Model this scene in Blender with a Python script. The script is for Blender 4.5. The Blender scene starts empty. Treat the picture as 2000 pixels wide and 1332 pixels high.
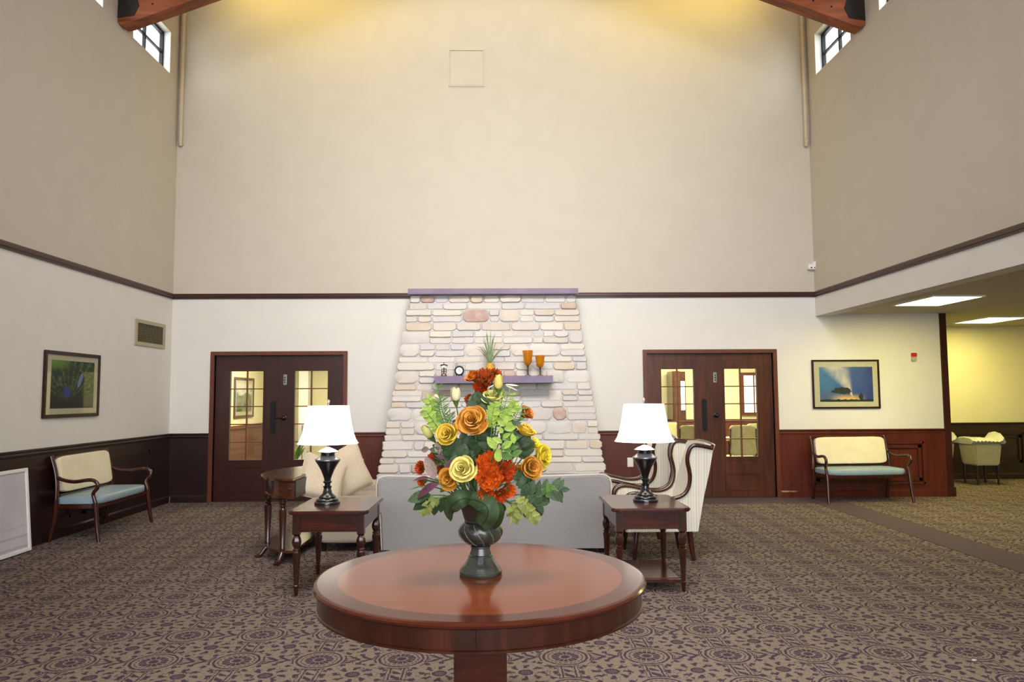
import bpy, bmesh, math, random
from mathutils import Vector, Matrix, Euler
PI = math.pi
rnd = random.Random(7)
SC = bpy.context.scene
COL = SC.collection

# ---------------------------------------------------------------- camera
F_PX, PITCH, YAW, ROLL, EYE = 1442.807, .07448, .01823, -.00573, 1.56
fw = Vector((math.sin(YAW)*math.cos(PITCH), math.cos(YAW)*math.cos(PITCH), math.sin(PITCH)))
ri = Vector((math.cos(YAW), -math.sin(YAW), 0)); up = ri.cross(fw)
ri, up = ri*math.cos(ROLL)+up*math.sin(ROLL), up*math.cos(ROLL)-ri*math.sin(ROLL)
cam_data = bpy.data.cameras.new('camera'); cam = bpy.data.objects.new('camera', cam_data); COL.objects.link(cam)
m = Matrix((ri, up, -fw)).transposed().to_4x4(); m.translation = (0, 0, EYE); cam.matrix_world = m
cam_data.sensor_fit = 'HORIZONTAL'; cam_data.sensor_width = 36; cam_data.lens = 36*F_PX/2000
cam_data.clip_start = .05; cam_data.clip_end = 200
SC.camera = cam
def at(u, v, Y):                       # a point of the room at depth Y seen in direction (u, v)
    d = fw+ri*((u-1000)/F_PX)-up*((v-666)/F_PX)
    return Vector((0, 0, EYE))+d*(Y/d.y)

# ---------------------------------------------------------------- world, exposure, large lights
SC.view_settings.view_transform = 'Standard'; SC.view_settings.look = 'None'
SC.view_settings.exposure = -0.47; SC.view_settings.gamma = 1; SC.view_settings.use_curve_mapping = False
w = bpy.data.worlds.new('daylight'); SC.world = w; w.use_nodes = True
bg = w.node_tree.nodes['Background']; bg.inputs[0].default_value = (.86, .93, 1, 1); bg.inputs[1].default_value = 9
SC.cycles.max_bounces = 6; SC.cycles.diffuse_bounces = 3; SC.cycles.glossy_bounces = 3
SC.cycles.transparent_max_bounces = 10; SC.cycles.transmission_bounces = 4
SC.cycles.sample_clamp_indirect = 6; SC.cycles.caustics_reflective = False; SC.cycles.caustics_refractive = False
def area(name, loc, target, sx, sy, power, color, portal=False, spread=PI):
    l = bpy.data.lights.new(name, 'AREA'); l.shape = 'RECTANGLE'; l.size = sx; l.size_y = sy
    l.energy = power; l.color = color; l.spread = spread
    o = bpy.data.objects.new(name, l); COL.objects.link(o); o.location = loc
    o.rotation_euler = (Vector(target)-Vector(loc)).to_track_quat('-Z', 'Y').to_euler()
    if portal: l.cycles.is_portal = True
    return o
area('entrance_glazing_daylight', (1.2, -2.85, 3.0), (1.2, 5, 2.9), 5.0, 4.4, 170, (1, .97, .95))  # added area light for daylight from an assumed opening behind the camera
area('hanging_lamps', (.1, 3.2, 7.4), (-.05, 11.3, 2.3), 4.2, 1.6, 272, (1, .972, .945), spread=1.6)  # unseen area light aimed at the back wall, standing in for high lamps
area('ceiling_lamps_over_table', (.35, 3.4, 7.8), (.35, 3.5, 0), 2.2, 1.8, 120, (1, .95, .9), spread=1.15)  # added out of view to brighten the floor around the table
for sy in (6.9, 3.9): area('side_hall_panels', (5.84, sy, 2.78), (5.84, sy, 0), .62, .92, 26, (1, .9, .52))  # unseen extra area lights, added to brighten the floor on the right
for sx in (-3.0, 3.0): area('warm_beam_uplight', (sx, 10.5, 8.35), (sx*.95, 11.3, 6.9), 2.6, .2, 27, (1, .74, .14), spread=2.2)
area('warm_beam_uplight', (-.03, 10.4, 8.4), (-.03, 11.3, 6.9), 3.4, .2, 20, (1, .84, .45), spread=2.2)
for sy in (10.4, 8.5, 6.6, 4.7):
    area('clerestory_portal', (-5.15, sy, 6.8), (0, sy, 6.8), 1.13, .64, 1, (1, 1, 1), portal=True)
    area('clerestory_portal', (5.1, sy, 6.8), (0, sy, 6.8), 1.13, .64, 1, (1, 1, 1), portal=True)
area('anteroom_lamp', (-3.4, 13.6, 2.66), (-3.4, 13.6, 0), 1.6, 2.0, 240, (1, .92, .68))  # unseen area light added to brighten the room behind the left doors
area('dining_lamp', (4.0, 13.6, 2.66), (4.0, 13.6, 0), 2.4, 2.0, 340, (1, .93, .68))  # unseen area light added to brighten the dining room

# ---------------------------------------------------------------- materials
class S:                               # tiny expression builder over math nodes
    def __init__(s, nt, sock): s.nt, s.k = nt, sock
    def op(s, o, b=None, c=None):
        n = s.nt.nodes.new('ShaderNodeMath'); n.operation = o
        for i, x in enumerate((s, b, c)):
            if x is None: continue
            if isinstance(x, S): s.nt.links.new(x.k, n.inputs[i])
            else: n.inputs[i].default_value = x
        return S(s.nt, n.outputs[0])
    def __add__(s, b): return s.op('ADD', b)
    def __sub__(s, b): return s.op('SUBTRACT', b)
    def __mul__(s, b): return s.op('MULTIPLY', b)
    def __truediv__(s, b): return s.op('DIVIDE', b)
    def lt(s, b): return s.op('LESS_THAN', b)
    def gt(s, b): return s.op('GREATER_THAN', b)
    def between(s, a, b): return s.gt(a)*s.lt(b)
    def ss(s, a, b):
        n = s.nt.nodes.new('ShaderNodeMapRange'); n.interpolation_type = 'SMOOTHSTEP'
        s.nt.links.new(s.k, n.inputs[0]); n.inputs[1].default_value = a; n.inputs[2].default_value = b
        return S(s.nt, n.outputs[0])
def srgb(r, g, b):
    return tuple(((c/255)/12.92 if c/255 <= .04045 else ((c/255+.055)/1.055)**2.4) for c in (r, g, b))+(1,)
def mat(name, col=(200, 200, 200), rough=.6, metal=0, spec=.5, coat=0, emit=None, estr=0):
    x = bpy.data.materials.new(name); x.use_nodes = True
    b = x.node_tree.nodes['Principled BSDF']
    b.inputs['Base Color'].default_value = srgb(*col); b.inputs['Roughness'].default_value = rough
    b.inputs['Metallic'].default_value = metal; b.inputs['Specular IOR Level'].default_value = spec
    b.inputs['Coat Weight'].default_value = coat; b.inputs['Coat Roughness'].default_value = .08
    if emit: b.inputs['Emission Color'].default_value = srgb(*emit); b.inputs['Emission Strength'].default_value = estr
    return x
def bs(x): return x.node_tree.nodes['Principled BSDF']
def coords(x, kind='Object', scale=(1, 1, 1)):
    nt = x.node_tree; t = nt.nodes.new('ShaderNodeTexCoord'); mp = nt.nodes.new('ShaderNodeMapping')
    mp.inputs['Scale'].default_value = scale; nt.links.new(t.outputs[kind], mp.inputs[0]); return mp.outputs[0]
def noise(x, vec, scale, detail=4, dist=0):
    nt = x.node_tree; n = nt.nodes.new('ShaderNodeTexNoise'); n.inputs['Scale'].default_value = scale
    n.inputs['Detail'].default_value = detail; n.inputs['Distortion'].default_value = dist
    nt.links.new(vec, n.inputs['Vector']); return S(nt, n.outputs[0])
def ramp(x, fac, stops):
    nt = x.node_tree; r = nt.nodes.new('ShaderNodeValToRGB'); e = r.color_ramp.elements
    while len(e) < len(stops): e.new(.5)
    for k, (p, c) in enumerate(stops): e[k].position = p; e[k].color = srgb(*c)
    nt.links.new(fac.k, r.inputs[0]); return r.outputs[0]
def mixc(x, fac, a, b):
    nt = x.node_tree; n = nt.nodes.new('ShaderNodeMix'); n.data_type = 'RGBA'
    if isinstance(fac, S): nt.links.new(fac.k, n.inputs[0])
    else: n.inputs[0].default_value = fac
    for sock, v in ((n.inputs[6], a), (n.inputs[7], b)):
        if isinstance(v, tuple): sock.default_value = srgb(*v)
        else: nt.links.new(v, sock)
    return n.outputs[2]
def setcol(x, c): x.node_tree.links.new(c, bs(x).inputs['Base Color'])
def bump(x, fac, strength, dist=.01):
    nt = x.node_tree; b = nt.nodes.new('ShaderNodeBump'); b.inputs['Strength'].default_value = strength
    b.inputs['Distance'].default_value = dist; nt.links.new(fac.k, b.inputs['Height']); nt.links.new(b.outputs[0], bs(x).inputs['Normal'])
def noisy(name, c1, c2, scale=8, rough=.7, bstr=.1, sc=(1, 1, 1), dist=0, detail=5, spec=.4, coat=0, lo=.35, hi=.65, metal=0):
    x = mat(name, c1, rough, metal, spec, coat); n = noise(x, coords(x, 'Object', sc), scale, detail, dist)
    setcol(x, ramp(x, n, [(lo, c1), (hi, c2)]))
    if bstr: bump(x, n, bstr)
    return x
def wood(name, dark, light, sc=(1, 1, .12), scale=14, rough=.32, coat=.25):
    return noisy(name, dark, light, scale, rough, .03, sc, 1.2, 6, .5, coat, .3, .72)
M = {}
M['paint_upper'] = noisy('paint_upper', (195, 187, 171), (198, 190, 174), 3, .75, .02)
M['paint_lower'] = noisy('paint_lower', (221, 217, 210), (224, 220, 213), 3, .7, .02)
M['paint_hall'] = noisy('paint_hall', (222, 214, 172), (226, 218, 178), 3, .75, .02)  # off-white paint with the yellow lamplight mixed into its colour
M['ceil_white'] = noisy('ceil_white', (186, 180, 160), (192, 186, 168), 40, .9, .05)
M['ceil_wood'] = wood('ceil_wood', (150, 95, 45), (190, 130, 70), (1, .1, 1))
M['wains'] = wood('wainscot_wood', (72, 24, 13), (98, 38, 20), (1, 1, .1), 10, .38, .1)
M['wains_dark'] = wood('wainscot_wood_dark', (26, 8, 6), (40, 13, 10), (1, 1, .1), 10, .4, .1)  # wains darkened so the shade on the left sits in its colour
M['trim'] = wood('trim_wood', (44, 12, 8), (62, 19, 12), (.1, .1, 1), 14, .35, .15)
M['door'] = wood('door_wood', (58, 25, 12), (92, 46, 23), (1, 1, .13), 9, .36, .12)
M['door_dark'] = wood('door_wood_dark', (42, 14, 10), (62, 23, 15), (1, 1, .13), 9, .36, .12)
M['casing'] = wood('casing_wood', (88, 43, 24), (110, 56, 32), (1, 1, .1), 12, .4, .1)
M['mahog'] = wood('mahogany', (54, 20, 13), (82, 33, 21), (.15, 1, 1), 12, .22, .35)
M['mahog_leg'] = wood('mahogany_turned', (40, 15, 8), (70, 31, 16), (1, 1, .15), 12, .25, .35)
M['oldwood'] = wood('walnut_brown', (62, 32, 18), (94, 54, 30), (.15, 1, 1), 12, .22, .4)
M['benchwood'] = wood('bench_wood', (44, 18, 12), (74, 32, 20), (1, 1, .2), 12, .22, .4)
M['beam'] = noisy('beam_wood', (104, 50, 24), (156, 82, 42), 6, .5, .05, (.12, 1, 1), 1.0)
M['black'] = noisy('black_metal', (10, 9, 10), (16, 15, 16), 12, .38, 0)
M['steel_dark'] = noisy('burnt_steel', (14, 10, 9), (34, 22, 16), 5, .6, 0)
M['winblack'] = noisy('window_black', (16, 18, 24), (22, 24, 30), 12, .5, 0)
M['white'] = noisy('white_paint', (232, 230, 224), (238, 236, 232), 10, .5, 0)
M['plastic'] = noisy('white_plastic', (228, 224, 212), (233, 230, 220), 10, .4, 0)
M['chrome'] = noisy('brushed_steel', (170, 168, 164), (190, 188, 184), 30, .3, 0, metal=1)
M['pipe'] = noisy('painted_pipe', (190, 174, 148), (196, 181, 156), 4, .5, 0)
M['vent'] = noisy('vent_metal', (168, 158, 132), (176, 166, 140), 12, .5, 0)
M['ventdark'] = mat('vent_cavity', (26, 24, 16), .9)
M['slat'] = noisy('vent_slat', (92, 84, 58), (104, 96, 68), 12, .6, 0)
M['alarmwhite'] = noisy('alarm_beige', (176, 168, 140), (186, 178, 150), 10, .5, 0)
M['mortar'] = noisy('mortar', (190, 188, 188), (202, 199, 197), 30, .95, .3)
M['purple'] = noisy('mauve_painted_ledge', (122, 108, 130), (136, 120, 143), 6, .5, .03)
M['lampblack'] = noisy('lamp_bronze', (12, 13, 18), (24, 26, 34), 6, .2, 0, coat=.6)
M['lampcap'] = noisy('lamp_pewter', (150, 152, 160), (170, 172, 180), 6, .25, 0, metal=.8)
M['sofa'] = noisy('sofa_fabric', (122, 120, 121), (158, 155, 154), 160, .95, .35, detail=2, lo=.3, hi=.7)
M['sofa_piping'] = noisy('sofa_piping', (206, 196, 186), (214, 204, 194), 60, .9, .1)
M['cream'] = noisy('cream_fabric', (206, 190, 164), (216, 201, 176), 60, .9, .1)
M['loveseat'] = noisy('loveseat_fabric', (166, 156, 142), (180, 170, 156), 120, .95, .2)
M['benchcream'] = noisy('cream_vinyl', (226, 214, 180), (232, 221, 190), 8, .5, .02)
M['benchblue'] = noisy('blue_grey_vinyl', (138, 160, 172), (148, 168, 178), 8, .4, .02)
M['paper'] = noisy('paper_white', (206, 202, 208), (216, 212, 218), 6, .5, 0)
M['matboard'] = noisy('mat_board', (206, 198, 168), (212, 204, 176), 20, .8, 0)
M['frame_dark'] = noisy('frame_dark', (36, 16, 12), (52, 26, 18), 12, .3, 0)
M['red'] = noisy('red_plastic', (186, 44, 24), (196, 52, 30), 12, .4, 0)
M['amber'] = noisy('amber_enamel', (190, 112, 10), (206, 128, 20), 5, .12, 0, coat=.5)
M['potyellow'] = noisy('pot_yellow', (206, 150, 30), (220, 166, 46), 10, .4, .02)
M['airplant'] = noisy('air_plant', (96, 122, 84), (140, 160, 116), 8, .6, 0)
M['airdry'] = noisy('air_plant_dry', (120, 104, 70), (150, 134, 96), 8, .7, 0)
M['silver'] = noisy('pleated_silver', (190, 190, 172), (206, 206, 190), 10, .45, .05)
M['tub'] = noisy('tub_fabric', (166, 160, 128), (176, 170, 140), 30, .8, .05)
M['tan'] = noisy('dining_fabric', (176, 168, 120), (190, 182, 134), 10, .8, .05)
M['concrete'] = noisy('threshold', (60, 48, 50), (70, 56, 58), 30, .9, .05)
M['strip'] = noisy('carpet_border', (74, 60, 66), (88, 72, 77), 300, .98, .2)
M['shade'] = mat('lamp_shade', (250, 246, 236), .8, emit=(255, 247, 232), estr=1.15)
M['tube'] = mat('light_diffuser', (255, 255, 250), .6, emit=(255, 240, 150), estr=48)
M['winlit'] = mat('bright_window', (255, 255, 255), .6, emit=(250, 252, 255), estr=1.6)
M['leafdark'] = noisy('leaf_dark', (28, 46, 20), (50, 74, 36), 10, .55, .03)
M['leafgrey'] = noisy('leaf_greygreen', (42, 60, 36), (70, 90, 56), 14, .6, .03)
M['leaflime'] = noisy('leaf_lime', (112, 142, 36), (156, 178, 74), 10, .55, .02)
M['leafmid'] = noisy('leaf_mid', (62, 96, 36), (92, 126, 54), 10, .55, .02)
M['leafpurple'] = noisy('leaf_purple', (66, 34, 48), (96, 54, 68), 12, .55, .03)
M['leafmauve'] = noisy('leaf_mauve_grey', (112, 92, 84), (136, 114, 104), 12, .6, .03)
M['leafivy'] = noisy('leaf_yellowgreen', (104, 112, 44), (134, 140, 66), 10, .55, .02)
M['stemgreen'] = noisy('stem_green', (76, 100, 44), (98, 122, 60), 10, .6, 0)
M['straw'] = noisy('straw', (216, 208, 178), (226, 219, 192), 10, .7, 0)
def petal_mat(n, c1, c2): return noisy(n, c1, c2, 14, .6, .02, lo=.3, hi=.7)
M['p_pale'] = petal_mat('petal_pale_yellow', (216, 196, 88), (234, 218, 130))
M['p_gold'] = petal_mat('petal_golden', (204, 164, 36), (224, 188, 70))
M['p_bright'] = petal_mat('petal_bright_yellow', (232, 200, 30), (244, 220, 74))
M['p_amber'] = petal_mat('petal_amber', (176, 106, 18), (210, 146, 48))
M['p_rust'] = petal_mat('petal_rust', (172, 84, 16), (204, 120, 34))
M['p_lime'] = petal_mat('petal_lime', (190, 186, 92), (212, 206, 124))
M['p_ivory'] = petal_mat('petal_ivory', (224, 214, 160), (236, 228, 184))
M['c_orange'] = petal_mat('carnation_orange', (190, 60, 6), (222, 108, 20))
M['c_red'] = petal_mat('carnation_red', (156, 38, 6), (198, 72, 14))
M['c_rust'] = petal_mat('carnation_rust', (142, 50, 8), (178, 78, 20))

# stone: one material, each stone its own tint
x = mat('field_stone', (210, 200, 190), .85); nt = x.node_tree
oi = nt.nodes.new('ShaderNodeObjectInfo'); n = noise(x, coords(x, 'Object'), 9, 6)
c1 = ramp(x, S(nt, oi.outputs['Random']), [(0, (214, 207, 196)), (.16, (198, 194, 193)), (.3, (216, 208, 192)), (.45, (202, 196, 193)), (.58, (212, 206, 201)), (.7, (208, 196, 180)), (.82, (196, 195, 197)), (.92, (205, 186, 162)), (.98, (180, 150, 138))])
c2 = mixc(x, n.ss(.35, .7)*.35, c1, (216, 208, 194)); setcol(x, c2); bump(x, noise(x, coords(x, 'Object'), 34, 6), .45, .006); M['stone'] = x

# round table top: inner field, darker cross-banded edge
x = mat('table_top_wood', (120, 60, 40), .15, 0, .28, 0); nt = x.node_tree
n = noise(x, coords(x, 'Object', (.12, 1, 1)), 34, 5, .3)
f = ramp(x, n, [(.3, (98, 47, 24)), (.7, (118, 60, 32))]); g = ramp(x, n, [(.3, (62, 25, 17)), (.7, (76, 34, 23))])
sp = nt.nodes.new('ShaderNodeSeparateXYZ'); nt.links.new(coords(x), sp.inputs[0])
X, Y = S(nt, sp.outputs[0]), S(nt, sp.outputs[1]); r = (X*X+Y*Y).op('SQRT')
setcol(x, mixc(x, r.gt(.63), f, g)); M['tabletop'] = x

# vase: dark glaze with highlights painted into the colour
M['vase'] = noisy('vase_glaze', (34, 36, 34), (84, 88, 76), 7, .3, .04, (1, 1, .6), .8, spec=.6, coat=.3, lo=.35, hi=.85)
M['vase_rib'] = noisy('vase_rib_glaze', (112, 118, 100), (88, 92, 78), 14, .35, .02)

# striped upholstery (stripes run up the cloth)
x = mat('striped_fabric', (220, 212, 196), .85); nt = x.node_tree
t = nt.nodes.new('ShaderNodeTexCoord'); sp = nt.nodes.new('ShaderNodeSeparateXYZ'); nt.links.new(t.outputs['Object'], sp.inputs[0])
sn = nt.nodes.new('ShaderNodeSeparateXYZ'); nt.links.new(t.outputs['Normal'], sn.inputs[0])
side = S(nt, sn.outputs[1]).op('ABSOLUTE').gt(.6)
c = S(nt, sp.outputs[0])*side+S(nt, sp.outputs[1])*(side*-1+1)
ph = (c*13.0).op('FRACT')
setcol(x, ramp(x, ph, [(0, (212, 202, 180)), (.22, (226, 217, 198)), (.3, (186, 188, 186)), (.46, (204, 206, 200)), (.52, (226, 218, 200)), (.68, (196, 182, 160)), (.76, (222, 212, 190)), (.95, (206, 204, 198))]))
M['stripe'] = x

# carpet
x = mat('patterned_carpet', (120, 105, 85), .97, spec=.1); nt = x.node_tree
sp = nt.nodes.new('ShaderNodeSeparateXYZ'); co = coords(x); nt.links.new(co, sp.inputs[0])
wob = noise(x, co, 28, 2)-.5; wob2 = noise(x, coords(x, 'Object', (1.3, .9, 1)), 31, 2)-.5
X = S(nt, sp.outputs[0])+wob*.02; Y = S(nt, sp.outputs[1])+wob2*.02
cx = (X-.88)/.489; cy = (Y-4.55)/.484
mx = ((cx+.5).op('FRACT')-.5)*.489; my = ((cy+.5).op('FRACT')-.5)*.484
r = (mx*mx+my*my).op('SQRT'); a = my.op('ARCTAN2', mx)
sx = (cx.op('FRACT')-.5)*.489; sy = (cy.op('FRACT')-.5)*.484
sr = (sx*sx+sy*sy).op('SQRT'); sa = sy.op('ARCTAN2', sx)
petal = (a*7).op('SINE').op('ABSOLUTE').gt(.28)
k = r.lt(.082)*(petal.op('MAXIMUM', r.lt(.022))*r.between(.03, .04).op('SUBTRACT', 1).op('ABSOLUTE'))
k = k.op('MAXIMUM', r.between(.098, .108)*(a*22).op('SINE').gt(-.55))
k = k.op('MAXIMUM', r.between(.122, .137))
k = k.op('MAXIMUM', r.between(.15, .16)*(a*4).op('COSINE').gt(-.2))
k = k.op('MAXIMUM', sr.lt(.043)*((sa*6).op('SINE').op('ABSOLUTE').gt(.35)).op('MAXIMUM', sr.between(.028, .043)))
k = k.op('MAXIMUM', sr.between(.06, .135)*(sa*8).op('COSINE').gt(.5)*(sr*90).op('SINE').gt(-.5))
k = k.op('MAXIMUM', sr.between(.09, .12)*(sa*8+1.2).op('COSINE').gt(.8))
amx = mx.op('ABSOLUTE'); amy = my.op('ABSOLUTE'); out = r.gt(.155)
k = k.op('MAXIMUM', out*amx.between(.032, .042)); k = k.op('MAXIMUM', out*amx.between(.056, .061))
k = k.op('MAXIMUM', out*amx.lt(.026)*((my*75+mx*60).op('SINE').gt(.15)))
k = k.op('MAXIMUM', out*amy.between(.012, .018)); k = k.op('MAXIMUM', out*amy.lt(.06)*((mx*60+amy*70).op('SINE').gt(.55)))
vein = noise(x, coords(x, 'Object', (1, 1, 1)), 15, 1)-.5
k = k.op('MAXIMUM', out*sr.between(.05, .2)*(vein.op('ABSOLUTE').lt(.009)))
k = k.op('MAXIMUM', sr.between(.15, .19)*(sa*12).op('COSINE').gt(.45)*(sr*120).op('SINE').gt(-.3)*r.gt(.16))
k = k.op('MAXIMUM', out*amx.between(.066, .085)*((my*95).op('SINE').gt(.35))*r.gt(.17))
k = k.op('MAXIMUM', r.between(.165, .172)*(a*4+1.57).op('COSINE').gt(.0))
fine = noise(x, co, 420, 2)
base = mixc(x, fine.ss(.3, .7), (108, 97, 86), (138, 125, 111)); dark = mixc(x, fine.ss(.3, .7), (46, 33, 50), (66, 50, 68))
setcol(x, mixc(x, k*.92, base, dark)); bump(x, fine, .5, .004); M['carpet'] = x

# clear glass: lets light through, mirrors a little
x = bpy.data.materials.new('clear_glass'); x.use_nodes = True; nt = x.node_tree; nt.nodes.remove(bs(x))
tr = nt.nodes.new('ShaderNodeBsdfTransparent'); gl = nt.nodes.new('ShaderNodeBsdfGlossy'); gl.inputs['Roughness'].default_value = .02
tr.inputs[0].default_value = (.95, .96, .95, 1)
lw = nt.nodes.new('ShaderNodeLayerWeight'); lw.inputs[0].default_value = .5; fr = S(nt, lw.outputs['Facing']).op('POWER', 5.0)*.7+.035; mx_ = nt.nodes.new('ShaderNodeMixShader')
nt.links.new(fr.k, mx_.inputs[0]); nt.links.new(tr.outputs[0], mx_.inputs[1]); nt.links.new(gl.outputs[0], mx_.inputs[2])
nt.links.new(mx_.outputs[0], nt.nodes['Material Output'].inputs[0]); M['glass'] = x

# printed pictures (flat prints)
def gen(x):
    nt = x.node_tree; sp = nt.nodes.new('ShaderNodeSeparateXYZ'); nt.links.new(coords(x, 'Generated'), sp.inputs[0])
    return [S(nt, sp.outputs[i]) for i in range(3)]
x = mat('print_sunset', (80, 100, 150), .5); u, _, v = gen(x)
sky = ramp(x, u*.5+noise(x, coords(x, 'Generated', (1, 1, .6)), 3, 5, 1)*.5, [(.25, (70, 128, 176)), (.5, (64, 96, 160)), (.75, (50, 66, 140))])
du = u-.62; dv = v-.12; ang = du.op('ARCTAN2', dv)
beam = ((ang+.33).op('ABSOLUTE')).ss(.34, .02)*(noise(x, coords(x, 'Generated', (1, 1, .4)), 6, 4, 1).ss(.3, .65)*.5+.5)
sky = mixc(x, beam, sky, (240, 226, 208))
sky = mixc(x, v.ss(.5, .1)*u.ss(.5, .1)*.7, sky, (84, 84, 120))
sky = mixc(x, v.ss(.26, .06)*((u-.52).op('ABSOLUTE').ss(.4, .05)), sky, (250, 200, 110))
edge = noise(x, coords(x, 'Generated'), 16, 4)
tree = (((u-.42)*(u-.42)*.7+(v-.31)*(v-.31)*2.2).op('SQRT')+(edge-.5)*.2).lt(.15)
tree2 = (((u-.77)*(u-.77)*6+(v-.15)*(v-.15)*1.2).op('SQRT')+(edge-.5)*.1).lt(.1)
ground = (v+(edge-.5)*.1).lt(.065)
setcol(x, mixc(x, tree.op('MAXIMUM', tree2).op('MAXIMUM', ground), sky, (30, 44, 40))); M['print_sunset'] = x
x = mat('print_jungle', (30, 50, 25), .4); u, _, v = gen(x)
frond = noise(x, coords(x, 'Generated', (1, 1, 1)), 5, 6, 3)
base = ramp(x, frond, [(.3, (8, 14, 8)), (.5, (26, 48, 22)), (.62, (52, 84, 40)), (.75, (96, 120, 76))])
fa = (v-.1).op('ARCTAN2', u-.42); rib = ((fa*34+frond*5).op('SINE').ss(.2, .95))*frond.ss(.35, .6)*v.ss(.2, .4)
base = mixc(x, rib*.8, base, (92, 122, 70)); base = mixc(x, ((fa*9+frond*3).op('SINE').ss(.3, .9))*v.ss(.5, .2)*.8, base, (8, 10, 8))
base = mixc(x, v.ss(.75, .95)*u.ss(.55, .1), base, (110, 150, 50)); base = mixc(x, v.ss(.3, .1), base, (14, 16, 22))
b1 = (((u-.36)*(u-.36)*2+(v-.32)*(v-.32)).op('SQRT')+(frond-.5)*.2).lt(.12); b2 = (((u-.66-(v-.6)*.3)*(u-.66-(v-.6)*.3)*14+(v-.6)*(v-.6)).op('SQRT')).lt(.16)
base = mixc(x, b1, base, (42, 66, 150)); base = mixc(x, b2, base, (120, 134, 180)); setcol(x, base); M['print_jungle'] = x
x = mat('print_faint', (200, 196, 202), .5); u, _, v = gen(x)
ln_ = ((v*46).op('SINE').gt(.75))*v.lt(.3)*noise(x, coords(x, 'Generated', (30, 1, 20)), 6, 2).gt(.5)
setcol(x, mixc(x, ln_*.5, ramp(x, noise(x, coords(x, 'Generated'), 2, 3), [(.3, (186, 182, 190)), (.7, (204, 200, 206))]), (96, 90, 98))); M['print_faint'] = x
x = mat('print_abstract', (200, 196, 180), .5); u, _, v = gen(x)
pn = noise(x, coords(x, 'Generated'), 4, 5, 1)
setcol(x, ramp(x, pn*.6+v*.4, [(.3, (70, 90, 50)), (.45, (150, 150, 110)), (.52, (60, 66, 50)), (.6, (232, 228, 206))])); M['print_abstract'] = x

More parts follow.
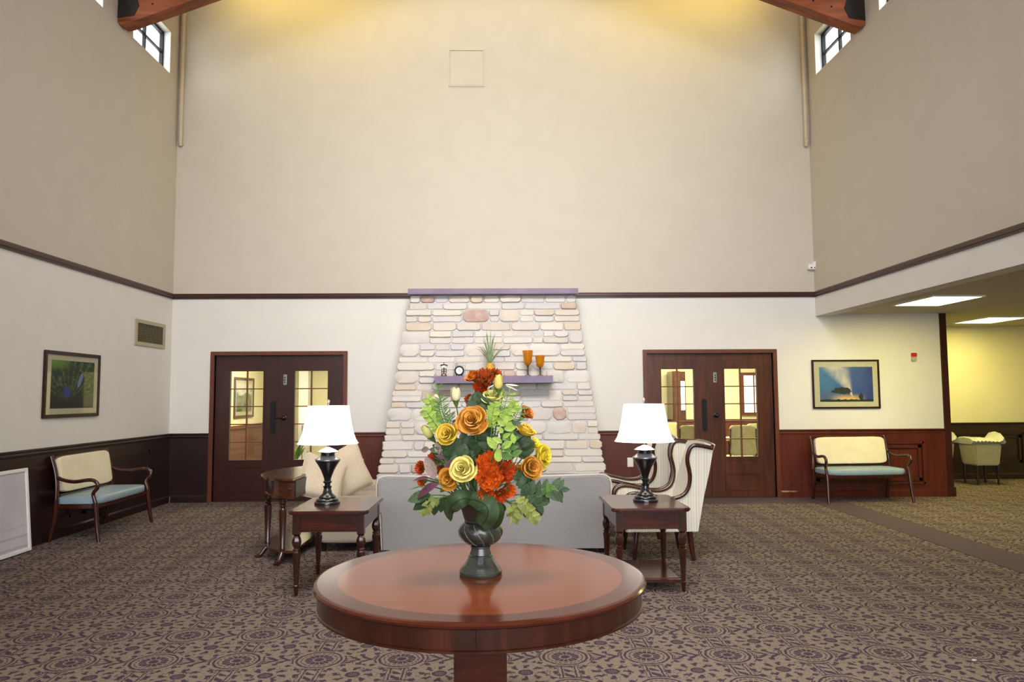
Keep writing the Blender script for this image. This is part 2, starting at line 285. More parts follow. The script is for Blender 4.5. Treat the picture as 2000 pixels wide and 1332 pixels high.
# ---------------------------------------------------------------- mesh helpers
class MB:
    def __init__(s): s.v, s.f, s.mi = [], [], []
    def add(s, vs, fs, mi=0):
        o = len(s.v); s.v += [tuple(p) for p in vs]; s.f += [tuple(i+o for i in f) for f in fs]; s.mi += [mi]*len(fs); return s
    def box(s, x0, x1, y0, y1, z0, z1, mi=0, mtx=None):
        vs = [Vector((a, b, c)) for c in (z0, z1) for a, b in ((x0, y0), (x1, y0), (x1, y1), (x0, y1))]
        if mtx: vs = [mtx @ p for p in vs]
        return s.add(vs, [(3, 2, 1, 0), (4, 5, 6, 7), (0, 1, 5, 4), (1, 2, 6, 5), (2, 3, 7, 6), (3, 0, 4, 7)], mi)
    def prism(s, poly, lo, hi, axis='y', mi=0):
        def P(a, b, c): return (a, c, b) if axis == 'y' else ((c, a, b) if axis == 'x' else (a, b, c))
        n = len(poly); vs = [P(a, b, lo) for a, b in poly]+[P(a, b, hi) for a, b in poly]
        fs = [tuple(range(n)), tuple(range(2*n-1, n-1, -1))]+[(i, i+n, (i+1) % n+n, (i+1) % n) for i in range(n)]
        return s.add(vs, fs, mi)
    def lathe(s, prof, n=32, c=(0, 0, 0), twist=None, cap=True, mi=0):
        vs, fs = [], []
        for j, (r, z) in enumerate(prof):
            for i in range(n):
                a = 2*PI*i/n; rr = r
                if twist: rr = twist(r, z, a)
                vs.append((c[0]+rr*math.cos(a), c[1]+rr*math.sin(a), c[2]+z))
        for j in range(len(prof)-1):
            for i in range(n): fs.append((j*n+i, j*n+(i+1) % n, (j+1)*n+(i+1) % n, (j+1)*n+i))
        if cap: fs += [tuple(range(n-1, -1, -1)), tuple((len(prof)-1)*n+i for i in range(n))]
        return s.add(vs, fs, mi)
    def tube(s, path, r, n=8, flat=1.0, cap=True, mi=0):
        path = [Vector(p) for p in path]; rs = r if isinstance(r, (list, tuple)) else [r]*len(path)
        vs, fs = [], []; ref = None
        for i, p in enumerate(path):
            t = (path[min(i+1, len(path)-1)]-path[max(i-1, 0)]).normalized()
            if ref is None: ref = Vector((0, 0, 1)) if abs(t.z) < .9 else Vector((1, 0, 0))
            a = (ref-t*ref.dot(t)).normalized(); b = t.cross(a); ref = a
            for k in range(n):
                q = 2*PI*k/n; vs.append(p+a*(rs[i]*math.cos(q))+b*(rs[i]*flat*math.sin(q)))
        for i in range(len(path)-1):
            for k in range(n): fs.append((i*n+k, i*n+(k+1) % n, (i+1)*n+(k+1) % n, (i+1)*n+k))
        if cap: fs += [tuple(range(n-1, -1, -1)), tuple((len(path)-1)*n+k for k in range(n))]
        return s.add(vs, fs, mi)
    def soft(s, c, size, e=.35, n=10, puff=0, mtx=None, mi=0):       # rounded cushion: a superellipsoid box
        vs, fs, idx = [], [], {}
        def sg(q, e): return math.copysign(abs(q)**e, q)
        nu, nv = n*2, n
        for j in range(nv+1):
            ph = -PI/2+PI*j/nv
            for i in range(nu):
                th = 2*PI*i/nu
                p = Vector((sg(math.cos(ph), e)*sg(math.cos(th), e), sg(math.cos(ph), e)*sg(math.sin(th), e), sg(math.sin(ph), e)))
                p = Vector((p.x*size[0]/2, p.y*size[1]/2, p.z*size[2]/2))
                if puff: p.z *= 1+puff*(1-(2*p.x/size[0])**2)*(1-(2*p.y/size[1])**2)-puff*.4
                if mtx: p = mtx @ p
                vs.append(p+Vector(c))
        for j in range(nv):
            for i in range(nu): fs.append((j*nu+i, j*nu+(i+1) % nu, (j+1)*nu+(i+1) % nu, (j+1)*nu+i))
        return s.add(vs, fs, mi)
    def build(s, name, mats, parent=None, smooth=False, bevel=0, kind=None, loc=None):
        me = bpy.data.meshes.new(name); me.from_pydata([tuple(p) for p in s.v], [], s.f)
        bm = bmesh.new(); bm.from_mesh(me)
        if bevel:
            bmesh.ops.bevel(bm, geom=[e for e in bm.edges if len(e.link_faces) == 2 and e.calc_face_angle(0) > .6], offset=bevel, segments=2, affect='EDGES', clamp_overlap=True)
        bmesh.ops.recalc_face_normals(bm, faces=bm.faces[:]); bm.to_mesh(me); bm.free()
        for k in (mats if isinstance(mats, (list, tuple)) else [mats]): me.materials.append(M[k])
        if len(set(s.mi)) > 1 and not bevel:
            me.polygons.foreach_set('material_index', s.mi)
        if smooth:
            me.polygons.foreach_set('use_smooth', [True]*len(me.polygons)); me.set_sharp_from_angle(angle=smooth if smooth is not True else .9)
        return link(name, me, parent, kind, loc)
def link(name, me, parent=None, kind=None, loc=None, mtx=None):
    o = bpy.data.objects.new(name, me); COL.objects.link(o)
    if parent: o.parent = parent
    if kind: o['kind'] = kind
    if loc: o.location = loc
    if mtx is not None: o.matrix_basis = mtx
    return o
def tag(o, label, cat, group=None):
    o['label'] = label; o['category'] = cat
    if group: o['group'] = group
    return o
def thing(name, label, cat, loc=(0, 0, 0), rotz=0, group=None):
    o = bpy.data.objects.new(name, None); COL.objects.link(o); o.location = loc; o.rotation_euler = (0, 0, rotz)
    o.empty_display_size = .1
    return tag(o, label, cat, group)
def setting(name, loc=(0, 0, 0)):
    o = bpy.data.objects.new(name, None); COL.objects.link(o); o.location = loc; o['kind'] = 'structure'; return o
def dup(root, loc, rotz, label, group=None):
    r = root.copy(); COL.objects.link(r); r.location = loc; r.rotation_euler = (0, 0, rotz); r['label'] = label
    if group: r['group'] = group
    for ch in list(root.children):
        c = ch.copy(); COL.objects.link(c); c.parent = r
        for g in list(ch.children):
            d = g.copy(); COL.objects.link(d); d.parent = c
    return r
def catmull(pts, k=6):
    pts = [Vector(p) for p in pts]; out = []
    for i in range(len(pts)-1):
        p0, p1, p2, p3 = pts[max(i-1, 0)], pts[i], pts[i+1], pts[min(i+2, len(pts)-1)]
        for j in range(k):
            t = j/k; out.append(.5*((2*p1)+(p2-p0)*t+(2*p0-5*p1+4*p2-p3)*t*t+(3*p1-p0-3*p2+p3)*t**3))
    return out+[pts[-1]]

# ---------------------------------------------------------------- the room
XL, XR, D = -4.971, 4.910, 11.294
ZT0, ZT1, ZR, ZS = 3.065, 3.144, 1.028, 2.768
XE, YH, XH, ZC = 6.935, 13.5, 10.5, 2.805          # end of back wall, hall wall, hall side, low ceiling
DL = (-4.31, -2.36); DR = (2.27, 4.22); DH = 2.20   # door openings
YF = -3.0
MB().box(XL-.3, XH+.2, YF-.2, 16.6, -.1, 0).build('floor', 'carpet', kind='structure')
fl = bpy.data.objects['floor']
MB().box(4.54, 5.02, YF, D-.005, .0005, .004).build('border_strip', 'strip', fl)
MB().box(1.62, 4.538, 10.70, D-.005, .0005, .004).build('border_strip', 'strip', fl)
for a, b in (DL, DR): MB().box(a, b, D, D+.16, .0005, .006).build('threshold', 'concrete', fl)

b = MB(); T = D+.16
for x0, x1 in ((XL-.2, DL[0]), (DL[1], DR[0]), (DR[1], XE-.02)): b.box(x0, x1, D, T, 0, DH, 0)
b.box(XL-.2, XE-.02, D, T, DH, ZS+.05, 0); b.box(XL-.2, XR+.2, D, T, ZS+.05, 3.1, 0); b.box(XL-.2, XR+.2, D, T, 3.1, 10, 1)
wb = b.build('wall_back', ['paint_lower', 'paint_upper'], kind='structure')
def clerestory(sgn):
    xi = XL if sgn < 0 else XR; xo = xi+sgn*.2; lo, hi = min(xi, xo), max(xi, xo); b = MB()
    if sgn < 0: b.box(lo, hi, YF, D, 0, 3.1, 0)
    else: b.box(lo, hi+.02, YF, D, ZS, 3.1, 0)
    b.box(lo, hi, YF, D, 3.1, 6.47, 1); b.box(lo, hi, YF, D, 7.12, 8.3, 1)
    ys = [YF]
    for k in range(4): ys += [9.845-1.9*k+1.13, 9.845-1.9*k]
    cuts = sorted(ys+[D])
    for i in range(0, len(cuts), 2): b.box(lo, hi, cuts[i], cuts[i+1], 6.47, 7.12, 1)
    o = b.build('wall_left' if sgn < 0 else 'wall_right', ['paint_lower', 'paint_upper'], kind='structure')
    for k in range(2):
        y0, y1 = 9.845-1.9*k, 9.845-1.9*k+1.13
        wn = setting('window_%d' % (k+1 if sgn < 0 else k+3), (xi+sgn*.13, y0, 6.47))
        f = MB(); t = .04
        for p in ((0, t, 0, .65), (1.13-t, 1.13, 0, .65), (t, 1.13-t, 0, t), (t, 1.13-t, .65-t, .65)): f.box(-.025, .025, *p)
        f.build('window_frame', 'winblack', wn)
        MB().box(-.02, .02, .545, .585, t, .65-t).build('muntin', 'winblack', wn)
        MB().box(-.018, .018, t, 1.13-t, .315, .345).build('muntin', 'winblack', wn)
        for i in range(2):
            for j in range(2):
                MB().box(-.004, .004, (.04, .585)[i], (.545, 1.09)[i], (.04, .345)[j], (.315, .61)[j]).build('pane', 'glass', wn)
        MB().box(-.13+.0 if sgn > 0 else .03, -.03 if sgn > 0 else .13, 0, 1.13, 0, .008).build('window_sill', 'white', wn)
        MB().box(-.13 if sgn > 0 else .03, -.03 if sgn > 0 else .13, 1.118, 1.13, .008, .65).build('window_jamb', 'white', wn)
    return o
wl = clerestory(-1); wr = clerestory(1)
# wall behind the camera, with a large unseen opening
b = MB(); b.box(XL-.2, -2.7, YF-.2, YF, 0, 8.3, 0); b.box(3.9, XH+.2, YF-.2, YF, 0, 8.3, 0); b.box(-2.7, 3.9, YF-.2, YF, 5.3, 8.3, 0); b.box(-2.7, 3.9, YF-.2, YF, 0, .75, 0)
b.build('wall_front', 'paint_upper', kind='structure')
# vaulted ceiling
xm = (XL+XR)/2
b = MB(); poly = [(XL-.2, 8.05), (xm, 9.9), (XR+.2, 8.05), (XR+.2, 8.2), (xm, 10.05), (XL-.2, 8.2)]; b.prism(poly, YF-.2, T, 'y')
ce = b.build('ceiling', 'ceil_wood', kind='structure')
for sgn, xi in ((-1, XL), (1, XR)):
    b = MB(); sl = .37; L = abs(xi-xm); z0 = 6.44
    poly = [(xi-sgn*.005, z0+.03), (xi-sgn*.05, z0), (xi-sgn*.14, z0+.02), (xm, z0+sl*L), (xm, z0+sl*L+.5), (xi-sgn*.005, z0+.5)]
    b.prism(poly, 9.42, 9.62, 'y'); bm_ = b.build('roof_beam', 'beam', ce)
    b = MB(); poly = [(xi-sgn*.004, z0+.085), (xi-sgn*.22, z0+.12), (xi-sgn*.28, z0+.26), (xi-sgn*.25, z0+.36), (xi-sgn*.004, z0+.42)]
    b.prism(poly, 9.412, 9.419, 'y'); b.build('beam_shoe', 'steel_dark', bm_)  # flat dark patch added over the dark tone at the beam end
    for q in range(3): MB().lathe([(0.001, 0), (.014, .0), (.01, .012)], 8).build('bolt', 'steel_dark', bm_).matrix_basis = Matrix.Translation((xi-sgn*(.45+.12*q), 9.42, z0+.28+.08*(q % 2)+.04*q)) @ Matrix.Rotation(PI/2, 4, 'X')

# low side hall
MB().box(XR+.22, XH, YF, YH, ZC, ZC+.15).build('ceiling_hall', 'ceil_white', kind='structure')
wh = MB().box(XE-.02, XH, YH, YH+.15, 0, ZC+.1).build('wall_hall_far', 'paint_hall', kind='structure')
MB().box(XH, XH+.15, YF, YH+.15, 0, ZC+.1).build('wall_hall_right', 'paint_hall', kind='structure')
MB().box(XE-.14, XE-.021, T, YH, 0, ZC).build('wall_hall_return', 'paint_hall', kind='structure')

# picture rail
def rail_prof(d): return [(0, ZT0), (d*.55, ZT0), (d*.62, ZT0+.022), (d, ZT0+.03), (d, ZT1-.02), (d*.8, ZT1), (0, ZT1)]
b = MB()
for a0, a1 in ((XL, -1.24), (1.13, XR)): b.prism([(D-y, z) for y, z in rail_prof(.035)], a0, a1, 'x')
b.build('trim_1', 'trim', kind='structure')
MB().prism([(XL+y, z) for y, z in rail_prof(.035)], YF, D-.035, 'y').build('trim_2', 'trim', kind='structure')
MB().prism([(XR-y, z) for y, z in rail_prof(.035)], YF, D-.035, 'y').build('trim_3', 'trim', kind='structure')
# corner post where the back wall ends
b = MB(); b.box(XE-.1, XE, D-.02, T+.02, .14, ZC-.002).box(XE-.115, XE+.02, D-.035, T+.035, 0, .14); b.build('trim_4', 'trim', kind='structure')

# wainscot: boards, rail, raised panels, baseboards
def wainscot_back(n, x0, x1, y, mt, base):
    wall = MB().box(x0, x1, y-.018, y-.001, .09, ZR-.06).build('trim_%d' % n, mt, kind='structure')
    MB().prism([(y-.001, ZR-.075), (y-.024, ZR-.075), (y-.028, ZR-.05), (y-.024, ZR-.03), (y-.045, ZR-.018), (y-.045, ZR), (y-.001, ZR)], x0, x1, 'x').build('chair_rail', mt, wall)
    MB().prism([(y-.001, 0), (y-.034, 0), (y-.034, .085), (y-.022, .105), (y-.001, .105)], x0+(.034 if base == 'back_left' else 0), x1-(.015 if base == 'back_right' else 0), 'x').build('baseboard_'+base, mt, kind='structure')
    return wall
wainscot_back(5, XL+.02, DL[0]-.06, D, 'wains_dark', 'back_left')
wainscot_back(6, DL[1]+.06, -1.3, D, 'wains', 'back_middle_left')
wainscot_back(7, 1.2, DR[0]-.06, D, 'wains', 'back_middle_right')
wbr = wainscot_back(8, DR[1]+.06, XE-.101, D, 'wains', 'back_right')
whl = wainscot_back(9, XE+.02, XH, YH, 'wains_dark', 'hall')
def raised_back(x0, x1, z0, z1, wall, y, mt):
    b = MB()
    for k, (wd, dp) in enumerate(((.045, .07), (.075, .05))):
        i = 0 if k == 0 else .045
        for p in ((x0+i, x1-i, z0+i, z0+i+wd*.6), (x0+i, x1-i, z1-i-wd*.6, z1-i), (x0+i, x0+i+wd*.6, z0+i, z1-i), (x1-i-wd*.6, x1-i, z0+i, z1-i)):
            b.box(p[0], p[1], y-.018-dp*.6, y-.0175, p[2], p[3])
    b.build('panel_moulding', mt, wall)
    MB().box(x0+.12, x1-.12, y-.03, y-.0175, z0+.12, z1-.12).build('raised_panel', mt, wall)
raised_back(4.78, 6.48, .2, .83, wbr, D, 'wains')
MB().box(DR[1]+.07, 4.775, D-.024, D-.0175, .205, .22).build('panel_moulding', 'wains', wbr)
raised_back(7.3, 9.6, .26, .84, whl, YH, 'wains_dark')
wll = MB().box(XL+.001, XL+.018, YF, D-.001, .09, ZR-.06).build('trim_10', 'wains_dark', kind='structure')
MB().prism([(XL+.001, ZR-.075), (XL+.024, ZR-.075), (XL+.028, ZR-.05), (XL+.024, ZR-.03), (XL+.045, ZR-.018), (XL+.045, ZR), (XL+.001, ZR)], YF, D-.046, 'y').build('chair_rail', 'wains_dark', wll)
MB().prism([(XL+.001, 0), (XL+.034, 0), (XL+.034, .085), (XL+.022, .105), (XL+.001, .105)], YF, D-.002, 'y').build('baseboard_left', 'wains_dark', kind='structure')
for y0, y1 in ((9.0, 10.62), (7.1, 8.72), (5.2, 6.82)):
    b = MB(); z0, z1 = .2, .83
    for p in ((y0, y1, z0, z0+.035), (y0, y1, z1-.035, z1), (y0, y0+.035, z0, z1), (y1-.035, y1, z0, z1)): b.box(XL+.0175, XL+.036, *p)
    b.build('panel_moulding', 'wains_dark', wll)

# double doors
def double_door(n, x0, x1, mt, handle_left_leaf, panel):
    d = setting('door_%d' % n, ((x0+x1)/2, D, 0)); hw = (x1-x0)/2; cs = .06
    b = MB()
    b.box(-hw-cs, -hw, -.03, .16, 0, DH+cs); b.box(hw, hw+cs, -.03, .16, 0, DH+cs); b.box(-hw, hw, -.03, .16, DH, DH+cs)
    b.build('door_frame', 'casing', d, bevel=.006)
    b = MB(); b.box(-hw, -hw+.03, .09, .12, .006, DH).box(hw-.03, hw, .09, .12, .006, DH).box(-hw, hw, .09, .12, DH-.03, DH); b.build('door_stop', mt, d)
    lw = hw-.006
    for s in (-1, 1):
        a0 = -hw+.003 if s < 0 else .003; a1 = a0+lw
        g0, g1, h0, h1 = a0+.225, a0+.225+.5, .62, 1.96
        b = MB()
        b.box(a0, g0, .04, .088, .012, DH-.005); b.box(g1, a1, .04, .088, .012, DH-.005); b.box(g0, g1, .04, .088, .012, h0); b.box(g0, g1, .04, .088, h1, DH-.005)
        leaf = b.build('door_leaf', mt, d)
        b = MB(); xm2 = (g0+g1)/2; hs = [h0+(h1-h0)*k/5 for k in range(6)]
        b.box(xm2-.009, xm2+.009, .045, .083, h0, h1)
        for h in hs[1:-1]: b.box(g0, g1, .046, .082, h-.008, h+.008)
        b.build('muntin_grid', 'casing', leaf)
        for i in range(2):
            for j in range(5):
                MB().box((g0, xm2+.009)[i]+.001, (xm2-.009, g1)[i]-.001, .062, .066, hs[j]+.009, hs[j+1]-.009).build('pane', 'glass', leaf)
        b = MB()
        for p in ((g0-.018, g0, h0, h1), (g1, g1+.018, h0, h1), (g0-.018, g1+.018, h0-.018, h0), (g0-.018, g1+.018, h1, h1+.018)): b.box(p[0], p[1], .03, .0395, p[2], p[3])
        b.build('glazing_bead', mt, leaf)
        for z0, z1 in panel: MB().box(g0-.02, g1+.02, .033, .0395, z0, z1).build('door_panel', mt, leaf, bevel=.004)
        # exit bar housing on the left leaf, lever and keypad on the right one
        if s < 0:
            MB().box(a1-.125, a1-.055, -.0, .039, 1.02, 1.5).build('panic_plate', 'black', leaf, bevel=.01)
        else:
            b = MB(); b.lathe([(.03, 0), (.034, .01), (.02, .016), (.016, .05), (.03, .06), (.033, .075), (.02, .09)], 14)
            o = b.build('door_knob', 'black', leaf, smooth=True); o.matrix_basis = Matrix.Translation((a0+.08, .039, 1.25)) @ Matrix.Rotation(PI/2, 4, 'X')
            if n == 1: MB().tube([(a0+.08, -.03, 1.25), (a0+.02, -.035, 1.252), (a0-.04, -.03, 1.25)], .011).build('lever', 'black', leaf, smooth=True)
            MB().box(a0+.055, a0+.105, .02, .039, 1.75, 1.91).build('keypad', 'chrome', leaf, bevel=.006)
            for q in range(3): MB().box(a0+.07, a0+.09, .012, .0195, 1.78+.035*q, 1.80+.035*q).build('key', 'black', leaf)
        hx = a0 if s < 0 else a1
        for z in (.3, 1.2, 1.95): MB().box(hx-.008, hx+.008, .025, .039, z-.06, z+.06).build('hinge', 'black', leaf)
    return d
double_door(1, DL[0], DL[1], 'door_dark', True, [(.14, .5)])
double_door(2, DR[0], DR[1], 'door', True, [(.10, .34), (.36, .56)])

# rooms seen through the door glass
def shell(nm, x0, x1, y1, mt):
    b = MB(); b.box(x0-.1, x0, T, y1+.1, 0, 2.8); b.build('wall_%s_left' % nm, mt, kind='structure')
    b = MB(); b.box(x1, x1+.1, T, y1+.1, 0, 2.8); b.build('wall_%s_right' % nm, mt, kind='structure')
    b = MB(); b.box(x0, x1, y1, y1+.1, 0, 2.8); o = b.build('wall_%s_far' % nm, mt, kind='structure')
    MB().box(x0-.1, x1+.1, T, y1+.1, 2.7, 2.8).build('ceiling_%s' % nm, 'ceil_white', kind='structure'); return o
wa = shell('anteroom', -5.0, -1.7, 16.3, 'paint_hall'); wd = shell('dining', 1.6, 6.6, 15.6, 'paint_hall')
al = bpy.data.objects['wall_anteroom_left']
MB().box(-4.999, -4.98, T, 16.29, .1, .97).build('wainscot_board', 'casing', al)
MB().box(-4.999, -4.95, T, 16.29, .97, 1.03).build('chair_rail', 'casing', al)
MB().box(-4.979, -4.965, T, 16.29, .72, .76).build('panel_moulding', 'casing', al)
MB().box(-4.999, -4.96, T, 16.29, 0, .1).build('baseboard_anteroom', 'casing', kind='structure')

# ---------------------------------------------------------------- fireplace
fp = thing('fireplace', 'tapering chimney breast of pale field stone against the back wall', 'fireplace', (-.06, D, 0))
ZF = 3.055
def yf(z): return -(.92-.50*z/ZF)                 # front plane leans back as it rises
def xl_(z): return -1.705+.468*min(z, ZF)/ZF
def xr_(z): return 1.63-.43*min(z, ZF)/ZF
vs = []
for z in (0, ZF): vs += [(xl_(z)+.02, yf(z)+.014, z), (xr_(z)-.02, yf(z)+.014, z), (xr_(z)-.02, -.046, z), (xl_(z)+.02, -.046, z)]
MB().add(vs, [(3, 2, 1, 0), (4, 5, 6, 7), (0, 1, 5, 4), (1, 2, 6, 5), (2, 3, 7, 6), (3, 0, 4, 7)]).build('chimney_core', 'mortar', fp)
hidden = MB()
def stone(mb, u0, u1, z0, z1, rg):
    w_, h_ = u1-u0, z1-z0; j = lambda s: rg.uniform(-s, s); c = min(w_, h_)*rg.uniform(.12, .34)
    ring = [(u0+c, z0), (u0+w_*.5, z0+j(.006)), (u1-c, z0), (u1+j(.004), z0+c*.8), (u1+j(.006), z0+h_*.5), (u1, z1-c*.8), (u1-c, z1), (u0+w_*.45, z1+j(.006)), (u0+c, z1), (u0+j(.004), z1-c*.8), (u0+j(.006), z0+h_*.5), (u0, z0+c*.8)]
    ring = [(a+j(.003), b_+j(.003)) for a, b_ in ring]; cu, cz = (u0+u1)/2, (z0+z1)/2
    out = rg.uniform(-.012, .014); n = len(ring); vs = []
    for sc_, dp in ((1, .05), (1, .012), (.84, -.004)):
        for a, b_ in ring:
            a2, b2 = cu+(a-cu)*(1-(1-sc_)*min(1, h_/w_*1.3)), cz+(b_-cz)*sc_
            vs.append((a2, yf(b2)+dp-(out if dp < .04 else 0), b2))
    vs.append((cu, yf(cz)-.007-out, cz)); fs = []
    for k in range(2):
        for i in range(n): fs.append((k*n+i, k*n+(i+1) % n, (k+1)*n+(i+1) % n, (k+1)*n+i))
    for i in range(n): fs.append((2*n+i, 2*n+(i+1) % n, 3*n))
    mb.add(vs, fs)
z = .0; rg = random.Random(21); count = 0; J = .009
while z < ZF-.03:
    h = rg.choice([.085, .1, .115, .13, .16, .19]); h = min(h, ZF-z)
    if ZF-z-h < .05: h = ZF-z
    u = xl_(z)+rg.uniform(-.012, .012); end = xr_(z)+rg.uniform(-.012, .012)
    while u < end-.02:
        L = rg.uniform(.16, .52)*(1.15 if h < .12 else .9)
        if end-u-L < .14: L = end-u
        split = h > .15 and rg.random() < .55
        cells = [(z, z+h)] if not split else [(z, z+h*.5), (z+h*.5, z+h)]
        for k, (a, b_) in enumerate(cells):
            vis = z > .36
            mb = MB() if (vis and count < 298) else hidden
            cut = u+L*(rg.uniform(.4, .6)) if (split and L > .34 and rg.random() < .35) else None
            for p, q in ([(u, u+L)] if cut is None else [(u, cut), (cut, u+L)]):
                if mb is not hidden: mb = MB()
                stone(mb, p+J/2, q-J/2, a+J/2, b_-J/2, rg)
                if mb is not hidden: mb.build('stone', 'stone', fp, smooth=.7); count += 1
        u += L
    z += h
if hidden.v: hidden.build('stone_courses', 'stone', fp, kind='stuff')
# mauve ledge on top and mantel shelf
MB().box(-1.265, 1.235, -.54, -.004, ZF+.002, ZF+.084).build('top_ledge', 'purple', fp, bevel=.006)
sh = MB(); zs0, zs1 = 1.745, 1.845; ys = -.94
sh.add([(-.862, ys, zs1), (.82, ys, zs1), (.82, -.58, zs1), (-.862, -.58, zs1), (-.822, ys, zs0), (.82, ys, zs0), (.82, -.58, zs0), (-.822, -.58, zs0)],
       [(0, 1, 2, 3), (7, 6, 5, 4), (0, 4, 5, 1), (1, 5, 6, 2), (2, 6, 7, 3), (3, 7, 4, 0)])
sh.build('mantel_shelf', 'purple', fp)
YS = D+ys+.13; ZSH = zs1+.0005
# things on the shelf
o = thing('candle_lantern', 'small dark metal figure shaped lantern standing at the left end of the mantel shelf', 'ornament', (at(867, 735, YS).x, YS, ZSH))
MB().box(-.04, .04, -.035, .035, 0, .012).build('base', 'black', o, bevel=.003)
b = MB()
for s in (-1, 1):
    b.tube([(s*.035, 0, .012), (s*.022, 0, .03), (s*.018, 0, .04)], .007); b.tube([(s*.028, 0, .04), (s*.034, 0, .075), (s*.026, 0, .11)], .005)
b.tube([(0, 0, .03), (0, 0, .13)], .008); b.box(-.026, .026, -.012, .012, .066, .074).box(-.026, .026, -.012, .012, .1, .107)
b.build('body', 'black', o)
b = MB(); b.tube([(-.05, 0, .148), (-.03, 0, .16), (0, 0, .163), (.03, 0, .16), (.05, 0, .148)], .009); b.tube([(0, 0, .16), (0, 0, .2)], .005); hp = b.build('head_piece', 'black', o)
o2 = MB().lathe([(.001, -.006), (.014, -.006), (.014, .006), (.001, .006)], 12); q = o2.build('face_disc', 'chrome', hp); q.matrix_basis = Matrix.Translation((0, -.012, .14)) @ Matrix.Rotation(PI/2, 4, 'X')
o = thing('desk_clock', 'round dark clock with white dial in a wire stand on the mantel shelf', 'clock', (at(897, 735, YS).x, YS, ZSH))
b = MB(); ring = [(.058*math.cos(2*PI*k/24), 0, .078+.058*math.sin(2*PI*k/24)) for k in range(25)]; b.tube(ring, .012); rim = b.build('rim', 'black', o, smooth=True)
q = MB().lathe([(.001, -.005), (.05, -.005), (.05, .005), (.001, .005)], 20).build('dial', 'white', rim); q.matrix_basis = Matrix.Translation((0, 0, .078)) @ Matrix.Rotation(PI/2, 4, 'X')
b = MB(); b.tube([(0, -.008, .078), (0, -.008, .108)], .002).tube([(0, -.008, .078), (.022, -.008, .07)], .002); b.build('hands', 'black', rim)
b = MB()
for k in range(6): b.tube([(-.085+.034*k, .03, 0), (-.085+.034*k, .03, .19)], .0022, 5)
for zz in (.02, .09, .15, .185): b.tube([(-.09, .03, zz), (.09, .03, zz)], .0022, 5)
b.build('wire_stand', 'chrome', o)
b = MB()
for s in (-1, 1): b.tube([(s*.03, 0, .03), (s*.04, 0, 0.004)], .006)
b.build('foot', 'black', o)
o = thing('air_plant', 'spiky air plant in a small yellow pot in the middle of the mantel shelf', 'plant', (at(957, 735, YS).x, YS, ZSH))
MB().lathe([(.05, 0), (.066, .03), (.068, .09), (.055, .14), (.03, .18), (.02, .185)], 18).build('pot', 'potyellow', o, smooth=True)
for k in range(26):
    a = rnd.uniform(0, 2*PI); sp_ = rnd.choice([.05, .1, .16, .22]); L = rnd.uniform(.32, .52) if sp_ < .12 else rnd.uniform(.2, .3)
    dx, dy = math.cos(a)*sp_, math.sin(a)*sp_*.35-.01; drp = .0 if sp_ < .12 else -.08*rnd.random()
    p = catmull([(0, 0, .17), (dx*.35, dy*.4, .17+L*.45), (dx*.8, dy*.8, .17+L*.85), (dx*1.15, dy, .17+L+drp)], 3)
    MB().tube(p, [.009*(1-.9*i/(len(p)-1)) for i in range(len(p))], 4, .4).build('blade', 'airdry' if (sp_ > .15 and rnd.random() < .5) else 'airplant', o)
def goblet(lbl, px, h, r):
    o = thing('goblet', lbl, 'goblet', (at(px, 733, YS).x, YS, ZSH), 0, 'amber goblets on the mantel shelf')
    MB().lathe([(.001, 0), (.046, 0), (.044, .006), (.014, .016), (.010, .03), (.013, h*.22), (.009, h*.3), (.014, h*.4)], 18).build('stem', 'lampblack', o, smooth=True)
    MB().lathe([(.012, h*.4), (.04, h*.46), (r*.78, h*.56), (r*.86, h*.75), (r*.98, h*.97), (r, h), (r*.95, h), (r*.8, h*.75), (r*.7, h*.58), (.01, h*.47)], 22).build('bowl', 'amber', o, smooth=True)
goblet('taller amber goblet with dark stem on the mantel shelf, left of the pair', 1031, .36, .075)
goblet('shorter amber goblet with dark stem on the mantel shelf, right of the pair', 1055, .285, .07)

# ---------------------------------------------------------------- wall fittings
def outlet(lbl, x, z):
    o = thing('power_outlet', lbl, 'outlet', (x, D-.019, z)); cp = MB().box(-.045, .045, -.006, 0, -.07, .07).build('cover_plate', 'plastic', o, bevel=.002)
    for dz in (-.03, .03):
        MB().box(-.016, .016, -.009, -.0065, dz-.02, dz+.02).build('socket', 'white', cp)
outlet('white power outlet on the wainscot left of the chimney', -2.085, .56); outlet('white power outlet on the wainscot right of the chimney', 1.99, .55)
o = thing('access_panel', 'square access panel painted like the wall, high on the back wall', 'access panel', (-.483, D, 6.715))
MB().box(-.255, .255, -.006, -.0005, -.275, .275).build('hatch', 'paint_upper', o, bevel=.002)
b = MB()
for p in ((-.285, -.268, -.3, .3), (.268, .285, -.3, .3), (-.268, .268, -.3, -.285), (-.268, .268, .285, .3)): b.box(p[0], p[1], -.014, -.0005, p[2], p[3])
b.build('rim', 'paint_upper', o)
